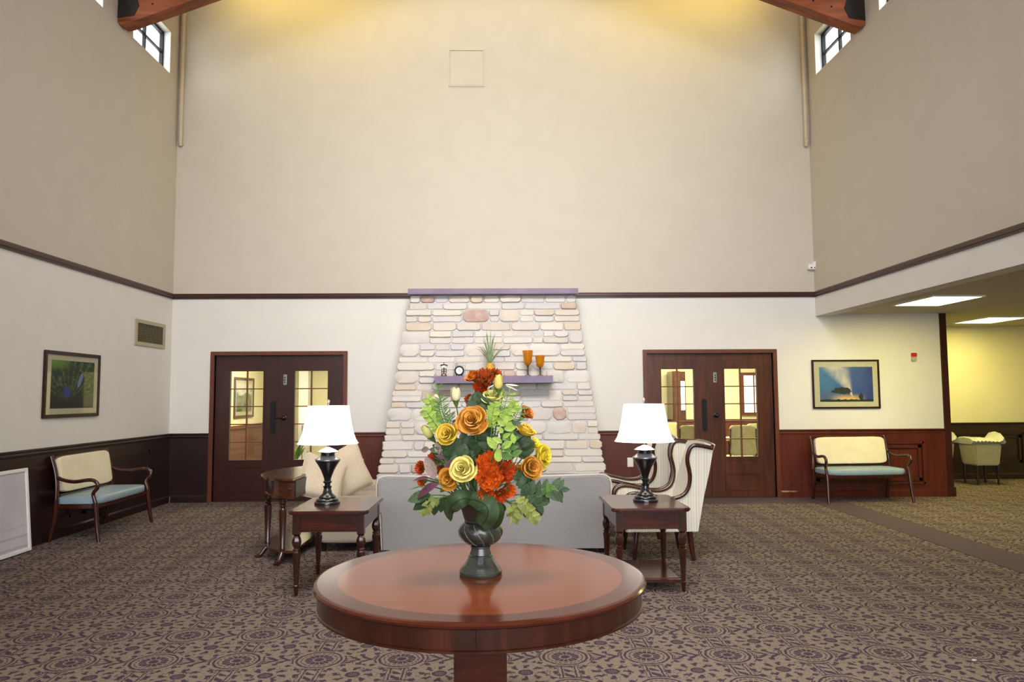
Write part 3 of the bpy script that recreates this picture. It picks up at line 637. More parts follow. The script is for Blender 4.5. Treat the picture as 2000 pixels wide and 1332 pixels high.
for nm, xs, px in (('left', -4.90, 1), ('right', 4.84, -1)):
    o = thing('drain_pipe', 'painted pipe running down the %s corner of the back wall' % nm, 'pipe', (xs, D-.055, 5.46))
    p = [(0, .053, .02), (0, .01, .005), (0, 0, .05), (0, 0, 1.0), (0, 0, 2.1), (-px*.02, .0, 2.18), (-px*.05, 0, 2.25)] if nm == 'left' else [(0, .053, .02), (0, .01, .005), (0, 0, .05), (0, 0, 1.0), (0, 0, 2.1), (.02, 0, 2.2), (.05, 0, 2.3)]
    MB().tube(p, .032, 12).build('pipe_run', 'pipe', o, smooth=True)
    for zz in (.1, 1.95): MB().tube([(0, 0, zz), (0, 0, zz+.05)], .037, 12).build('coupling', 'pipe', o, smooth=True)
    MB().box(-.012, .012, .03, .0545, 1.2, 1.23).build('bracket', 'pipe', o)
    if nm == 'left': MB().tube([(-.045, .03, .1), (-.045, .03, 2.3)], .012, 8).build('conduit', 'pipe', o)
o = thing('security_camera', 'small white motion sensor mounted in the right corner above the picture rail', 'sensor', (4.885, D-.06, 3.54))
MB().box(-.09, .025, -.02, .058, -.05, .03).build('housing', 'white', o, bevel=.008)
MB().prism([(-.03, .03), (.025, .03), (.025, .075), (.015, .08)], -.02, .05, 'y').build('hood', 'white', o)
MB().soft((-.045, -.021, -.025), (.03, .012, .02), .8, 6).build('lens', 'black', o, smooth=True)
MB().soft((.005, -.021, -.025), (.02, .012, .018), .8, 6).build('lens', 'ventdark', o, smooth=True)
o = thing('fire_alarm', 'red and white fire alarm strobe on the wall right of the sunset picture', 'alarm', (6.41, D, 2.13))
MB().box(-.04, .04, -.04, -.001, .0, .06).build('strobe', 'red', o, bevel=.006)
MB().box(-.04, .04, -.03, -.001, -.065, -.001).build('sounder', 'alarmwhite', o, bevel=.006)
o = thing('air_vent', 'beige wall grille above the left wall near the corner', 'vent', (XL, 10.59, 2.47), 0)
b = MB()
for p in ((-.45, -.39, -.18, .18), (.39, .45, -.18, .18), (-.39, .39, -.18, -.13), (-.39, .39, .13, .18)): b.box(.001, .018, *p)
b.build('frame', 'vent', o); MB().box(.001, .003, -.39, .39, -.13, .13).build('cavity', 'ventdark', o)
for k in range(20): MB().box(.004, .009, -.38+.04*k-.006, -.38+.04*k+.006, -.13, .13).build('slat', 'slat', o)
b = MB()
for k in range(9): b.box(.0035, .006, -.39, .39, -.115+.0285*k-.004, -.115+.0285*k+.004)
b.build('cross_bars', 'slat', o)

def framed(name, lbl, cat, loc, rotz, w_, h_, fwid, fm, mtw, prm, glass=True, dep=.03, mirror=False):
    # built facing -y, back on y = 0
    o = thing(name, lbl, cat, loc, rotz); b = MB(); a, c = w_/2, h_/2
    for p in ((-a, -a+fwid, -c, c), (a-fwid, a, -c, c), (-a+fwid, a-fwid, -c, -c+fwid), (-a+fwid, a-fwid, c-fwid, c)): b.box(p[0], p[1], -dep, -.001, p[2], p[3])
    b.build('frame', fm, o, bevel=.004)
    mb_ = MB().box(-a+fwid, a-fwid, -dep*.5, -.001, -c+fwid, c-fwid).build('mat_board', 'matboard' if mtw else prm, o)
    if mtw:
        l, r_, b0, t0 = mtw
        pm = MB().box(-a+l, a-r_, -dep*.5-.0015, -dep*.5-.0005, -c+b0, c-t0).build('print', prm, mb_)
    if glass: MB().box(-a+fwid, a-fwid, -dep*.8, -dep*.8+.002, -c+fwid, c-fwid).build('glass', 'glass', o)
    return o
framed('framed_picture', 'framed photograph of a blue sunset sky with a tree, above the right bench', 'picture', (5.335, D, 1.715), 0, 1.045, .75, .028, 'frame_dark', (.115, .105, .105, .11), 'print_sunset')
framed('framed_picture', 'framed jungle photograph with green fronds and blue figures on the left wall', 'picture', (XL, 8.705, 1.72), PI/2, 1.12, .75, .04, 'frame_dark', (.13, .12, .105, .1), 'print_jungle')
o = framed('display_board', 'white framed notice board standing on the floor against the left wall', 'board', (XL+.105, 7.30, .43), PI/2, 1.02, .84, .035, 'white', None, 'print_faint', False)
o.rotation_euler = (Euler((math.radians(-8), 0, 0)).to_matrix().to_4x4()).to_euler(); o.rotation_euler = (Matrix.Rotation(PI/2, 3, 'Z') @ Matrix.Rotation(math.radians(-5), 3, 'X')).to_euler()

for k, (x0, y0, lbl) in enumerate(((5.84, 9.68, 'nearer glowing ceiling panel over the side hall'), (8.3, 12.27, 'farther glowing ceiling panel over the side hall'))):
    o = thing('ceiling_light', lbl, 'light', (x0, y0, ZC), 0, 'ceiling panels in the side hall')
    b = MB(); a = .31; h = .46
    for p in ((-a-.03, -a, -h-.03, h+.03), (a, a+.03, -h-.03, h+.03), (-a, a, -h-.03, -h), (-a, a, h, h+.03)): b.box(p[0], p[1], p[2], p[3], -.02, -.0005)
    b.build('trim_frame', 'white', o); MB().box(-a, a, -h, h, -.014, -.0005).build('diffuser', 'tube', o)

# ---------------------------------------------------------------- round table
TX, TY = -.085, 3.41
o = thing('round_table', 'round polished mahogany pedestal table in the foreground', 'table', (TX, TY, 0))
MB().lathe([(.001, .732), (.70, .732), (.705, .732), (.722, .734), (.735, .741), (.737, .75), (.73, .757), (.718, .76), (.714, .76), (.001, .76)], 96).build('tabletop', 'tabletop', o, smooth=.5)
b = MB(); N = 96; cut = int(.0)
for half in range(2):
    b = MB(); vs, fs = [], []
    n2 = 48
    for i in range(n2+1):
        a = -PI/2+half*PI+PI*i/n2+(.0012 if i == 0 else (-.0012 if i == n2 else 0))
        for r_, z_ in ((.716, .732), (.716, .662), (.722, .658), (.722, .65), (.66, .65), (.66, .732)): vs.append((r_*math.cos(a), r_*math.sin(a), z_))
    for i in range(n2):
        for k in range(6): fs.append((i*6+k, i*6+(k+1) % 6, (i+1)*6+(k+1) % 6, (i+1)*6+k))
    fs += [(0, 1, 2, 3, 4, 5), tuple(n2*6+k for k in range(5, -1, -1))]
    b.add(vs, fs).build('apron', 'mahog_leg', o, smooth=.5)
MB().box(-.6, .6, -.05, .05, .60, .731).build('crossbar', 'mahog_leg', o)
MB().box(-.115, .115, -.115, .115, .06, .60).build('pedestal', 'mahog', o, bevel=.006)
MB().lathe([(.001, 0), (.34, 0), (.345, .03), (.3, .05), (.2, .06), (.001, .06)], 48).build('pedestal_base', 'mahog', o, smooth=.5)

# ---------------------------------------------------------------- side tables and lamps
def turned_leg(h):        # square block above, vase turning, reeded taper, small foot
    b = MB(); b.box(-.029, .029, -.029, .029, h-.155, h)
    z = h-.155
    b.lathe([(.02, z), (.028, z-.006), (.022, z-.014), (.026, z-.022), (.034, z-.045), (.036, z-.065), (.028, z-.095), (.02, z-.108), (.03, z-.116), (.03, z-.124), (.022, z-.13), (.026, z-.135), (.032, z-.14), (.032, z-.165), (.028, z-.18), (.017, .085), (.022, .08), (.022, .07), (.018, .064), (.013, 0)], 14,
            twist=lambda r, zz, a: r*(1+.05*math.cos(7*a)) if (zz < z-.02) else r)
    return b
def end_table(lbl, x, y, shelf):
    o = thing('end_table', lbl, 'table', (x, y, 0), 0, 'end tables with lamps')
    W, Dp, H = .635, .84, .665; a, c = W/2, Dp/2; k = .05
    poly = [(-a, -c+k), (-a+.02, -c+.012), (-a+k+.01, -c), (a-k-.01, -c), (a-.02, -c+.012), (a, -c+k), (a, c-k), (a-.02, c-.012), (a-k-.01, c), (-a+k+.01, c), (-a+.02, c-.012), (-a, c-k)]
    MB().prism(poly, H-.03, H, 'z').build('table_top', 'mahog', o, bevel=.008)
    i = .035; b = MB(); z0, z1 = H-.03-.125, H-.031
    MB().box(-a+i+.06, a-i-.06, -c+i+.004, -c+i+.025, z0, z1).build('drawer_front', 'mahog', o, bevel=.003)
    b.box(-a+i+.06, a-i-.06, c-i-.025, c-i-.004, z0, z1).box(-a+i+.004, -a+i+.025, -c+i+.06, c-i-.06, z0, z1).box(a-i-.025, a-i-.004, -c+i+.06, c-i-.06, z0, z1)
    b.build('apron', 'mahog', o)
    MB().box(-a+i+.06, a-i-.06, -c+i-.002, -c+i+.026, z0-.012, z0-.001).build('bead', 'mahog_leg', o)
    for sx in (-1, 1):
        for sy in (-1, 1): turned_leg(H-.031).build('leg', 'mahog_leg', o, smooth=.5, loc=(sx*(a-i-.029), sy*(c-i-.029), 0))
    if shelf:
        q = .09; MB().box(-a+q, a-q, -c+q, c-q, .085, .105).build('lower_shelf', 'mahog', o, bevel=.004)
        MB().box(-a+i+.02, a-i-.02, -c+i+.018, -c+i+.04, .075, .1).build('shelf_edge', 'mahog_leg', o)
    return o
end_table('mahogany end table left of the sofa carrying a lamp', -1.352, 6.34, False)
end_table('mahogany end table right of the sofa with a lower shelf and a lamp', 1.211, 6.34, True)
def lamp(lbl, x, y, z):
    o = thing('table_lamp', lbl, 'lamp', (x, y, z), 0, 'table lamps flanking the sofa')
    MB().lathe([(.001, 0), (.106, 0), (.108, .012), (.104, .02), (.092, .026), (.096, .034), (.09, .042), (.07, .05), (.072, .058), (.06, .07), (.042, .085), (.034, .11), (.03, .13)], 32).build('lamp_base', 'lampblack', o, smooth=.7)
    MB().lathe([(.028, .13), (.036, .136), (.036, .146), (.024, .152), (.024, .168), (.036, .176), (.036, .186), (.027, .192), (.027, .2), (.036, .23), (.056, .28), (.078, .32), (.1, .352), (.104, .362)], 32).build('lamp_body', 'lampblack', o, smooth=.7)
    MB().lathe([(.104, .362), (.104, .372), (.092, .378), (.07, .396), (.058, .402)], 32).build('collar', 'lampcap', o, smooth=.7)
    MB().lathe([(.058, .402), (.058, .424), (.066, .43)], 32).build('neck', 'lampblack', o, smooth=.7)
    MB().lathe([(.088, .43), (.09, .434), (.062, .452), (.024, .468), (.012, .474)], 32).build('cap', 'lampcap', o, smooth=.7)
    MB().tube([(0, 0, .47), (0, 0, .84)], .006).tube([(-.15, 0, .812), (.15, 0, .812)], .003).tube([(0, -.15, .812), (0, .15, .812)], .003).build('harp', 'chrome', o)
    MB().lathe([(.001, .84), (.012, .845), (.009, .855), (.014, .862), (.004, .876)], 12).build('finial', 'chrome', o, smooth=True)
    pr = [(.256, .503), (.25, .508), (.232, .54), (.214, .59), (.2, .65), (.188, .72), (.177, .79), (.172, .822), (.168, .822), (.174, .79), (.185, .72), (.197, .65), (.211, .59), (.229, .54), (.246, .512)]
    shd = MB().lathe(pr+[pr[0]], 48, cap=False).build('lamp_shade', 'shade', o, smooth=.7)
    MB().soft((0, 0, .72), (.06, .06, .1), .9, 8).build('bulb', 'white', o, smooth=True)
    l = bpy.data.lights.new('lamp_bulb', 'POINT'); l.energy = 10; l.color = (1, .93, .8); l.shadow_soft_size = .05
    lo = bpy.data.objects.new('bulb_glow', l); COL.objects.link(lo); lo.parent = o; lo.location = (0, 0, .60)
    return o
lamp('black baluster lamp with white bell shade on the left end table', -1.45, 6.34, .6655)
lamp('black baluster lamp with white bell shade on the right end table', 1.243, 6.34, .6655)

# ---------------------------------------------------------------- sofa seen from behind
o = thing('sofa', 'grey upholstered sofa with its back turned, behind the round table', 'sofa', (-.05, 7.45, 0))
poly = []
for s in (-1, 1):
    side = [(s*1.115, .045), (s*1.135, .405), (s*1.165, .42), (s*1.165, .45), (s*1.17, .62), (s*1.172, .69), (s*1.155, .74), (s*1.115, .765), (s*1.05, .772), (s*.8, .765), (s*.45, .757)]
    poly += side if s < 0 else list(reversed(side))
b = MB(); n = len(poly)
rings = []
for y_, ins in ((.0, .02), (.012, .006), (.03, 0), (.17, 0), (.2, .015)):
    ring = [(a*(1-ins/1.17), y_+(.10*(zz-.1)*-.0), zz-(ins if zz > .5 else -ins*.3)) for a, zz in poly]; rings.append(ring)
vs = [p for r_ in rings for p in r_]; fs = [tuple(range(n)), tuple(range(len(vs)-1, len(vs)-n-1, -1))]
for k in range(len(rings)-1): fs += [(k*n+i, k*n+(i+1) % n, (k+1)*n+(i+1) % n, (k+1)*n+i) for i in range(n)]
sb_ = b.add(vs, fs).build('backrest', 'sofa', o, smooth=.6)
MB().tube([(a, .026, zz+.002) for a, zz in poly], .0085, 6).build('piping', 'sofa_piping', sb_, smooth=True)
MB().box(-1.1, 1.1, .2, .62, .1, .3).build('seat_base', 'sofa', o, bevel=.02)
for s in (-1, 1): MB().soft((s*.49, .42, .37), (.96, .42, .17), .3, 10).build('seat_cushion', 'sofa', o, smooth=True)
for s in (-1, 1): MB().soft((s*.49, .27, .58), (.94, .16, .36), .35, 10).build('back_cushion', 'sofa', o, smooth=True)
for s in (-1, 1): MB().soft((s*1.06, .40, .32), (.17, .44, .42), .35, 10).build('arm', 'sofa', o, smooth=True)
for sx in (-1.07, 1.07):
    for sy in (.06, .56): MB().lathe([(.022, 0), (.035, .1)], 10).build('leg', 'black', o, loc=(sx, sy, 0))
for s in (-1, 1): MB().soft((s*1.165, .03, .432), (.03, .03, .03), 1, 6).build('button', 'sofa_piping', o, smooth=True)

# ---------------------------------------------------------------- loveseat on the left, facing right
o = thing('loveseat', 'beige loveseat side on behind the left end table', 'sofa', (-1.53, 8.42, 0))
MB().box(-.28, .27, -.7, .7, .1, .28).build('seat_base', 'loveseat', o, bevel=.02)
for s in (-1, 1): MB().soft((.0, s*.34, .36), (.54, .67, .16), .3, 10).build('seat_cushion', 'loveseat', o, smooth=True)
m_ = Matrix.Rotation(math.radians(-10), 4, 'Y')
MB().soft((-.25, 0, .5), (.17, 1.5, .78), .3, 12, mtx=m_).build('backrest', 'loveseat', o, smooth=True)
for s in (-1, 1): MB().soft((-.02, s*.75, .32), (.58, .15, .46), .25, 12).build('arm', 'loveseat', o, smooth=True)
for sx in (-.25, .24):
    for sy in (-.74, .74): MB().lathe([(.02, 0), (.03, .1)], 10).build('leg', 'black', o, loc=(sx, sy, 0))
def pillow(lbl, loc, size, rot):
    t_ = thing('throw_pillow', lbl, 'pillow', loc, 0, 'throw pillows on the loveseat')
    mt = Euler(rot).to_matrix().to_4x4(); n = 18; g = []; seam = []
    for side_ in (1, -1):
        for j in range(n+1):
            for i in range(n+1):
                u_, v_ = -1+2*i/n, -1+2*j/n
                k_ = 1-.07*(1-abs(u_*v_))*(max(abs(u_), abs(v_))**3)
                g.append(mt @ Vector((u_*k_*size[0]/2, v_*k_*size[1]/2, side_*size[2]/2*((1-u_**4)*(1-v_**4))**.6)))
    W_ = n+1; q = W_*W_; fs = []
    for j in range(n):
        for i in range(n):
            a = j*W_+i; fs += [(a, a+1, a+W_+1, a+W_), (a+q, a+W_+q, a+W_+1+q, a+1+q)]
    cv = MB().add(g, fs).build('cover', 'cream', t_, smooth=True)
    edge = [i for i in range(n)]+[i*W_+n for i in range(n)]+[n*W_+n-i for i in range(n)]+[(n-i)*W_ for i in range(n+1)]
    MB().tube([g[e_] for e_ in edge], .005, 6).build('piping', 'cream', cv, smooth=True)
pillow('cream throw pillow leaning over the near arm of the loveseat, beside the demilune table', (-1.80, 7.62, .735), (.46, .46, .17), (math.radians(68), math.radians(20), math.radians(24)))
pillow('larger cream throw pillow standing behind the left lamp on the loveseat', (-1.66, 8.06, .75), (.54, .52, .2), (math.radians(78), math.radians(-20), math.radians(42)))

# ---------------------------------------------------------------- demilune table
o = thing('demilune_table', 'brown half round console table with paw feet beside the loveseat', 'table', (-1.93, 7.72, 0))
def half(rx, ry, n=28): return [(-rx*math.cos(PI*k/n-PI/2)*1.0, ry*math.sin(PI*k/n-PI/2)) for k in range(n+1)]
MB().prism(half(.47, .70), .775, .80, 'z').build('table_top', 'oldwood', o, bevel=.006)
demi_apron = MB().prism(half(.42, .635), .63, .774, 'z').build('apron', 'oldwood', o, smooth=.5)
MB().box(.0005, .012, -.63, .63, .612, .772).build('back_board', 'black', o)  # black sheet that paints the shadow on the flat side of the table
MB().prism(half(.435, .655), .61, .629, 'z').build('apron_rim', 'oldwood', o, smooth=.5)
MB().prism(half(.41, .63), .1, .125, 'z').build('lower_shelf', 'oldwood', o, bevel=.004)
for k in range(3):
    th = (-PI/2+.28, 0-.62, PI/2-.28)[k]; lx, ly = -.39*math.cos(th)-.015, .6*math.sin(th)
    if k == 1: lx, ly = -.36, -.26
    lg = MB().lathe([(.026, .609), (.034, .6), (.034, .56), (.022, .545), (.03, .535), (.03, .525), (.024, .515), (.035, .5), (.034, .45), (.022, .16), (.026, .15), (.026, .126)], 14, twist=lambda r_, zz, a: r_*(1+.06*math.cos(8*a)) if zz < .5 else r_).build('leg', 'mahog_leg', o, smooth=.6, loc=(lx, ly, 0))
    d_ = Vector((lx, ly, 0)).normalized()
    b = MB(); b.tube([(0, 0, .1), (d_.x*.03, d_.y*.03, .07), (d_.x*.06, d_.y*.06, .03), (d_.x*.085, d_.y*.085, .018)], [.028, .024, .024, .02], 8)
    pn = Vector((-d_.y, d_.x, 0))
    for q in (-1, 0, 1): b.tube([Vector((d_.x*.07, d_.y*.07, .02))+pn*(q*.016), Vector((d_.x*.115, d_.y*.115, .012))+pn*(q*.02)], [.013, .011], 6)
    b.build('paw_foot', 'mahog_leg', lg, smooth=True)
b = MB(); b.tube([(-.02, -.645, .70), (-.05, -.66, .70), (-.055, -.662, .675), (-.035, -.655, .66)], .006); b.build('drawer_pull', 'black', demi_apron)

# ---------------------------------------------------------------- wing chairs facing left
def wing_chair(lbl, loc, rotz):
    o = thing('wing_chair', lbl, 'chair', loc, rotz, 'striped wing chairs')
    S_ = [(.42, 1.055), (.33, 1.075), (.25, 1.085), (.205, 1.06), (.182, 1.0), (.178, .93), (.195, .85), (.202, .78), (.19, .70), (.15, .63), (.07, .59), (-.03, .585), (-.14, .605), (-.25, .63), (-.34, .635), (-.395, .61), (-.42, .56), (-.425, .48), (-.415, .3)]
    E_ = [(v.x, v.z) for v in catmull([(a, 0, c_) for a, c_ in S_], 3)]
    for s in (-1, 1):
        y0 = s*.33
        def off(a, c_): return y0+s*.045*max(0, (c_-.55)/.5)      # wings flare outward
        outer = [(a, off(a, c_), c_) for a, c_ in E_]; low = [(.27, y0, .28), (.0, y0, .28), (-.41, y0, .28)]
        b = MB(); ring = outer+[(-.41, y0, .28), (-.1, y0, .28), (.27, y0, .28), (.33, off(.33, .6), .6), (.385, off(.385, .85), .85)]
        n = len(ring); t = -s*.06
        vs = [(a, y_, c_) for a, y_, c_ in ring]+[(a, y_+t, c_) for a, y_, c_ in ring]
        fs = [tuple(range(n)), tuple(range(2*n-1, n-1, -1))]+[(i, i+n, (i+1) % n+n, (i+1) % n) for i in range(n)]
        b.add(vs, fs).build('side_panel', 'stripe', o)
        MB().tube([(a-.004, y_+s*.004, c_+.004) for a, y_, c_ in outer], .019, 8, .8).build('show_wood', 'mahog_leg', o, smooth=True)
        MB().tube([(a+.004, y_+t*1.05, c_-.006) for a, y_, c_ in outer[3:]], .012, 6).build('inner_trim', 'mahog_leg', o, smooth=True)
        MB().tube([(-.3, s*.27, .3), (-.315, s*.275, .15), (-.33, s*.28, 0)], [.03, .024, .017], 8).build('leg', 'mahog_leg', o, smooth=True)
        MB().tube([(.2, s*.27, .3), (.215, s*.275, .15), (.235, s*.28, 0)], [.032, .027, .02], 8).build('leg', 'mahog_leg', o, smooth=True)
    b = MB(); g = []; nu, nv = 10, 10
    for dpt in (0, 1):
        for j in range(nv+1):
            v_ = j/nv; zz = .3+.79*v_
            for i in range(nu+1):
                u_ = -1+2*i/nu
                xx = .17+.245*v_-.02*math.sin(PI*v_)-.03*(1-u_*u_)*-1*.3+.07*dpt-.07-.03*u_*u_*(1-dpt)
                g.append((xx+.04, u_*(.285+.04*v_), zz+(.012*(1-u_*u_) if j == nv else 0)))
    W_ = nu+1; q = (nv+1)*W_; fs = []
    for j in range(nv):
        for i in range(nu):
            a = j*W_+i; fs += [(a, a+1, a+W_+1, a+W_), (a+q, a+W_+q, a+W_+1+q, a+1+q)]
    for i in range(nu): fs += [(i, i+q, i+1+q, i+1), (nv*W_+i, nv*W_+i+1, nv*W_+i+1+q, nv*W_+i+q)]
    for j in range(nv): fs += [(j*W_, (j+1)*W_, (j+1)*W_+q, j*W_+q), (j*W_+nu, j*W_+nu+q, (j+1)*W_+nu+q, (j+1)*W_+nu)]
    b.add(g, fs).build('backrest', 'stripe', o, smooth=.8)
    MB().tube(catmull([(.425, -.33, 1.075), (.43, -.15, 1.098), (.43, .15, 1.098), (.425, .33, 1.075)], 4), .018, 8).build('crest_rail', 'mahog_leg', o, smooth=True)
    MB().box(-.40, .25, -.27, .27, .27, .33).build('seat_frame', 'stripe', o, bevel=.01)
    MB().soft((-.1, 0, .41), (.6, .53, .16), .3, 10).build('seat_cushion', 'stripe', o, smooth=True)
    return o
wing_chair('striped wing chair nearest the right end table, facing left', (1.6, 7.36, 0), 0)
wing_chair('striped wing chair farther back, half hidden behind the right lamp', (1.52, 8.42, 0), math.radians(-4))

# ---------------------------------------------------------------- benches
def bench(lbl, loc, rotz):
    o = thing('bench', lbl, 'bench', loc, rotz, 'upholstered benches along the walls')
    MB().box(-.59, .59, -.235, .235, .355, .405).build('seat_rail', 'benchwood', o, bevel=.006)
    b = MB(); b.soft((0, -.005, .44), (1.2, .5, .1), .3, 14); b.build('seat', 'benchblue', o, smooth=True)
    for s in (-1, 1):
        X_ = s*.605
        MB().tube(catmull([(X_, .2, .45), (X_*.985, .205, .6), (X_*.97, .23, .75), (X_*.965, .275, .9), (X_*.965, .285, .93)], 4), [.026]*17, 8, .8).build('back_stile', 'benchwood', o, smooth=True)
        MB().tube([(X_*.97, .215, .45), (X_*.97, .22, .3), (X_*.97, .25, .12), (X_*.97, .275, 0)], [.028, .026, .023, .02], 8).build('leg', 'benchwood', o, smooth=True)
        MB().tube([(X_*1.03, -.225, .42), (X_*1.03, -.24, .3), (X_*1.045, -.262, .12), (X_*1.06, -.285, 0)], [.03, .026, .023, .02], 8).build('leg', 'benchwood', o, smooth=True)
        arm = catmull([(X_*.975, .22, .70), (X_*1.0, .12, .665), (X_*1.03, .0, .652), (X_*1.05, -.12, .668), (X_*1.06, -.2, .668), (X_*1.065, -.25, .635), (X_*1.06, -.252, .585), (X_*1.045, -.215, .545), (X_*1.03, -.2, .51), (X_*1.03, -.215, .46), (X_*1.03, -.228, .42)], 4)
        MB().tube(arm, .021, 8).build('armrest', 'benchwood', o, smooth=True)
    rot = Matrix.Rotation(math.radians(-10), 4, 'X')
    MB().soft((0, .225, .72), (1.1, .075, .40), .22, 14, mtx=rot).build('backrest', 'benchcream', o, smooth=True)
    MB().box(-.56, .56, .19, .225, .455, .51).build('lower_rail', 'benchwood', o, bevel=.006)
    MB().box(-.555, .555, .262, .29, .90, .925).build('crest_rail', 'benchwood', o, bevel=.008)
    return o
bench('cream and blue bench with scrolled wooden arms under the sunset picture', (5.29, 10.87, 0), math.radians(4.5))
bench('cream and blue bench in the shade along the left wall', (-4.655, 8.89, 0), PI/2+math.radians(1))

# ---------------------------------------------------------------- tub chairs in the hall
def tub_chair(lbl, loc, rotz):
    o = thing('tub_chair', lbl, 'chair', loc, rotz, 'pale tub chairs in the side hall')
    vs = []
    for z_, w_, d_ in ((.33, .205, .2), (.69, .24, .23)): vs += [(-w_, -d_, z_), (w_, -d_, z_), (w_, d_, z_), (-w_, d_, z_)]
    MB().add(vs, [(3, 2, 1, 0), (4, 5, 6, 7), (0, 1, 5, 4), (1, 2, 6, 5), (2, 3, 7, 6), (3, 0, 4, 7)]).build('body', 'tub', o, bevel=.02)
    b = MB(); n = 28; rg2 = random.Random(3); vs, fs = [], []
    for i in range(n+1):
        xx = -.27+.56*i/n; t = i/n
        top = .80-.03*t+.018*math.sin(i*1.9)+(.13*max(0, (t-.86)/.1) if t < .96 else .13-.13*(t-.96)/.04*1.2)
        for k in range(8):
            a = 2*PI*k/8; vs.append((xx+.01*math.sin(a*2), math.cos(a)*(.25+.012*math.sin(i*2.3)), .70+(top-.70)*(.5+.5*math.sin(a)) if math.sin(a) > -.1 else .69))
    for i in range(n): fs += [(i*8+k, i*8+(k+1) % 8, (i+1)*8+(k+1) % 8, (i+1)*8+k) for k in range(8)]
    fs += [tuple(range(7, -1, -1)), tuple(n*8+k for k in range(8))]
    b.add(vs, fs).build('pleated_top', 'silver', o, smooth=True)
    for sx in (-.18, .18):
        for sy in (-.17, .17): MB().lathe([(.016, 0), (.026, .33)], 8).build('leg', 'black', o, loc=(sx, sy, 0))
tub_chair('pale tub chair with pleated silver top in the side hall, fully in view', (8.36, 12.8, 0), 0)
tub_chair('pale tub chair with pleated silver top half hidden behind the corner post', (7.79, 13.2, 0), 0)

# ---------------------------------------------------------------- furniture beyond the glass doors
def dining_chair(lbl, loc, rotz):
    o = thing('dining_chair', lbl, 'chair', loc, rotz, 'dining chairs beyond the right doors')
    MB().soft((0, 0, .46), (.48, .46, .1), .3, 8).build('seat', 'tan', o, smooth=True)
    MB().soft((0, .22, .78), (.46, .07, .52), .25, 8).build('backrest', 'tan', o, smooth=True)
    for sx in (-.2, .2):
        MB().tube([(sx, -.2, .43), (sx, -.21, 0)], [.022, .016], 6).build('leg', 'mahog_leg', o)
        MB().tube([(sx*1.1, .25, .98), (sx*1.1, .22, .43), (sx*1.1, .25, 0)], [.016, .022, .016], 6).build('leg', 'mahog_leg', o)
dining_chair('tan dining chair seen through the right door leaf near the latch', (4.18, 12.9, 0), PI)
dining_chair('tan dining chair seen through the left leaf of the right doors', (3.42, 13.0, 0), PI*.9)
dining_chair('tan dining chair deep in the dining room by the dark cupboard', (3.27, 14.93, 0), PI*1.1)
dining_chair('tan dining chair at the window end of the dining room', (4.75, 13.6, 0), PI*.95)
o = thing('dining_table', 'pale dining table behind the chairs in the room beyond the right doors', 'table', (4.1, 14.0, 0))
MB().box(-.75, .45, -.45, .45, .72, .75).build('table_top', 'tan', o, bevel=.005)
for sx in (-.68, .38):
    for sy in (-.38, .38): MB().tube([(sx, sy, .72), (sx, sy, 0)], [.03, .022], 8).build('leg', 'mahog_leg', o)
o = thing('tall_cupboard', 'tall dark cupboard against the far wall of the dining room', 'cupboard', (3.71, 15.22, 0))  # dark box added in place of a doorway, with a glowing window strip
MB().box(-.17, .0, -.2, .298, 0, 2.05).build('carcass', 'oldwood', o, bevel=.01)
MB().box(.0, .17, .1, .298, 0, 2.05).build('side_bay', 'oldwood', o)
MB().box(.02, .15, .08, .099, 1.25, 1.85).build('lit_panel', 'winlit', o)
MB().box(-.15, -.02, -.215, -.201, .1, 1.95).build('cupboard_door', 'oldwood', o, bevel=.004)
wn = setting('window_5', (5.4, 15.6, 1.58)); b = MB()
for p in ((-.28, -.22, -.45, .45), (.22, .28, -.45, .45), (-.22, .22, -.45, -.39), (-.22, .22, .39, .45)): b.box(p[0], p[1], -.05, -.001, p[2], p[3])
b.build('window_frame', 'casing', wn)
MB().box(-.22, .22, -.02, -.005, -.39, .39).build('pane', 'winlit', wn); MB().box(-.012, .012, -.035, -.021, -.39, .39).build('muntin', 'casing', wn)
MB().box(1.62, 6.59, 15.57, 15.599, 0, 1.0).build('wainscot_board', 'casing', wd)
MB().box(1.62, 6.59, 15.55, 15.599, 1.0, 1.05).build('chair_rail', 'casing', wd)
framed('framed_picture', 'framed print with grey flower on the wall beyond the left door', 'picture', (-5.0, 14.6, 1.56), PI/2, 1.1, .78, .05, 'oldwood', (.12, .12, .12, .12), 'print_abstract')
o = thing('floor_lamp', 'floor lamp with pale drum shade in the room beyond the left doors', 'lamp', (-4.0, 15.2, 0))
MB().lathe([(.14, 0), (.14, .02), (.02, .03)], 16).build('base', 'black', o); MB().tube([(0, 0, .03), (0, 0, 1.1)], .012).build('pole', 'chrome', o)
MB().lathe([(.1, 1.0), (.1, 1.36)], 20).build('lamp_shade', 'white', o, smooth=.7)
o = thing('white_column', 'white square column in the room beyond the left doors', 'column', (-4.15, 15.9, 0))
MB().box(-.1, .1, -.1, .1, 0, 2.69).build('shaft', 'white', o, bevel=.005); MB().box(-.13, .13, -.13, .13, 0, .15).build('plinth', 'white', o)
o = thing('potted_plant', 'leafy potted plant on the floor beyond the left doors', 'plant', (-3.98, 14.6, 0))
MB().lathe([(.08, 0), (.12, .2), (.125, .22), (.1, .22)], 16).build('pot', 'white', o, smooth=.6)
for k in range(14):
    a = rnd.uniform(0, 2*PI); L = rnd.uniform(.3, .5); p = catmull([(0, 0, .2), (.06*math.cos(a), .06*math.sin(a), .2+L*.6), (.2*math.cos(a), .2*math.sin(a), .2+L)], 3)
    MB().tube(p, [.004, .014, .022, .024, .02, .012, .003][:len(p)], 4, .25).build('leaf', 'leafmid', o)

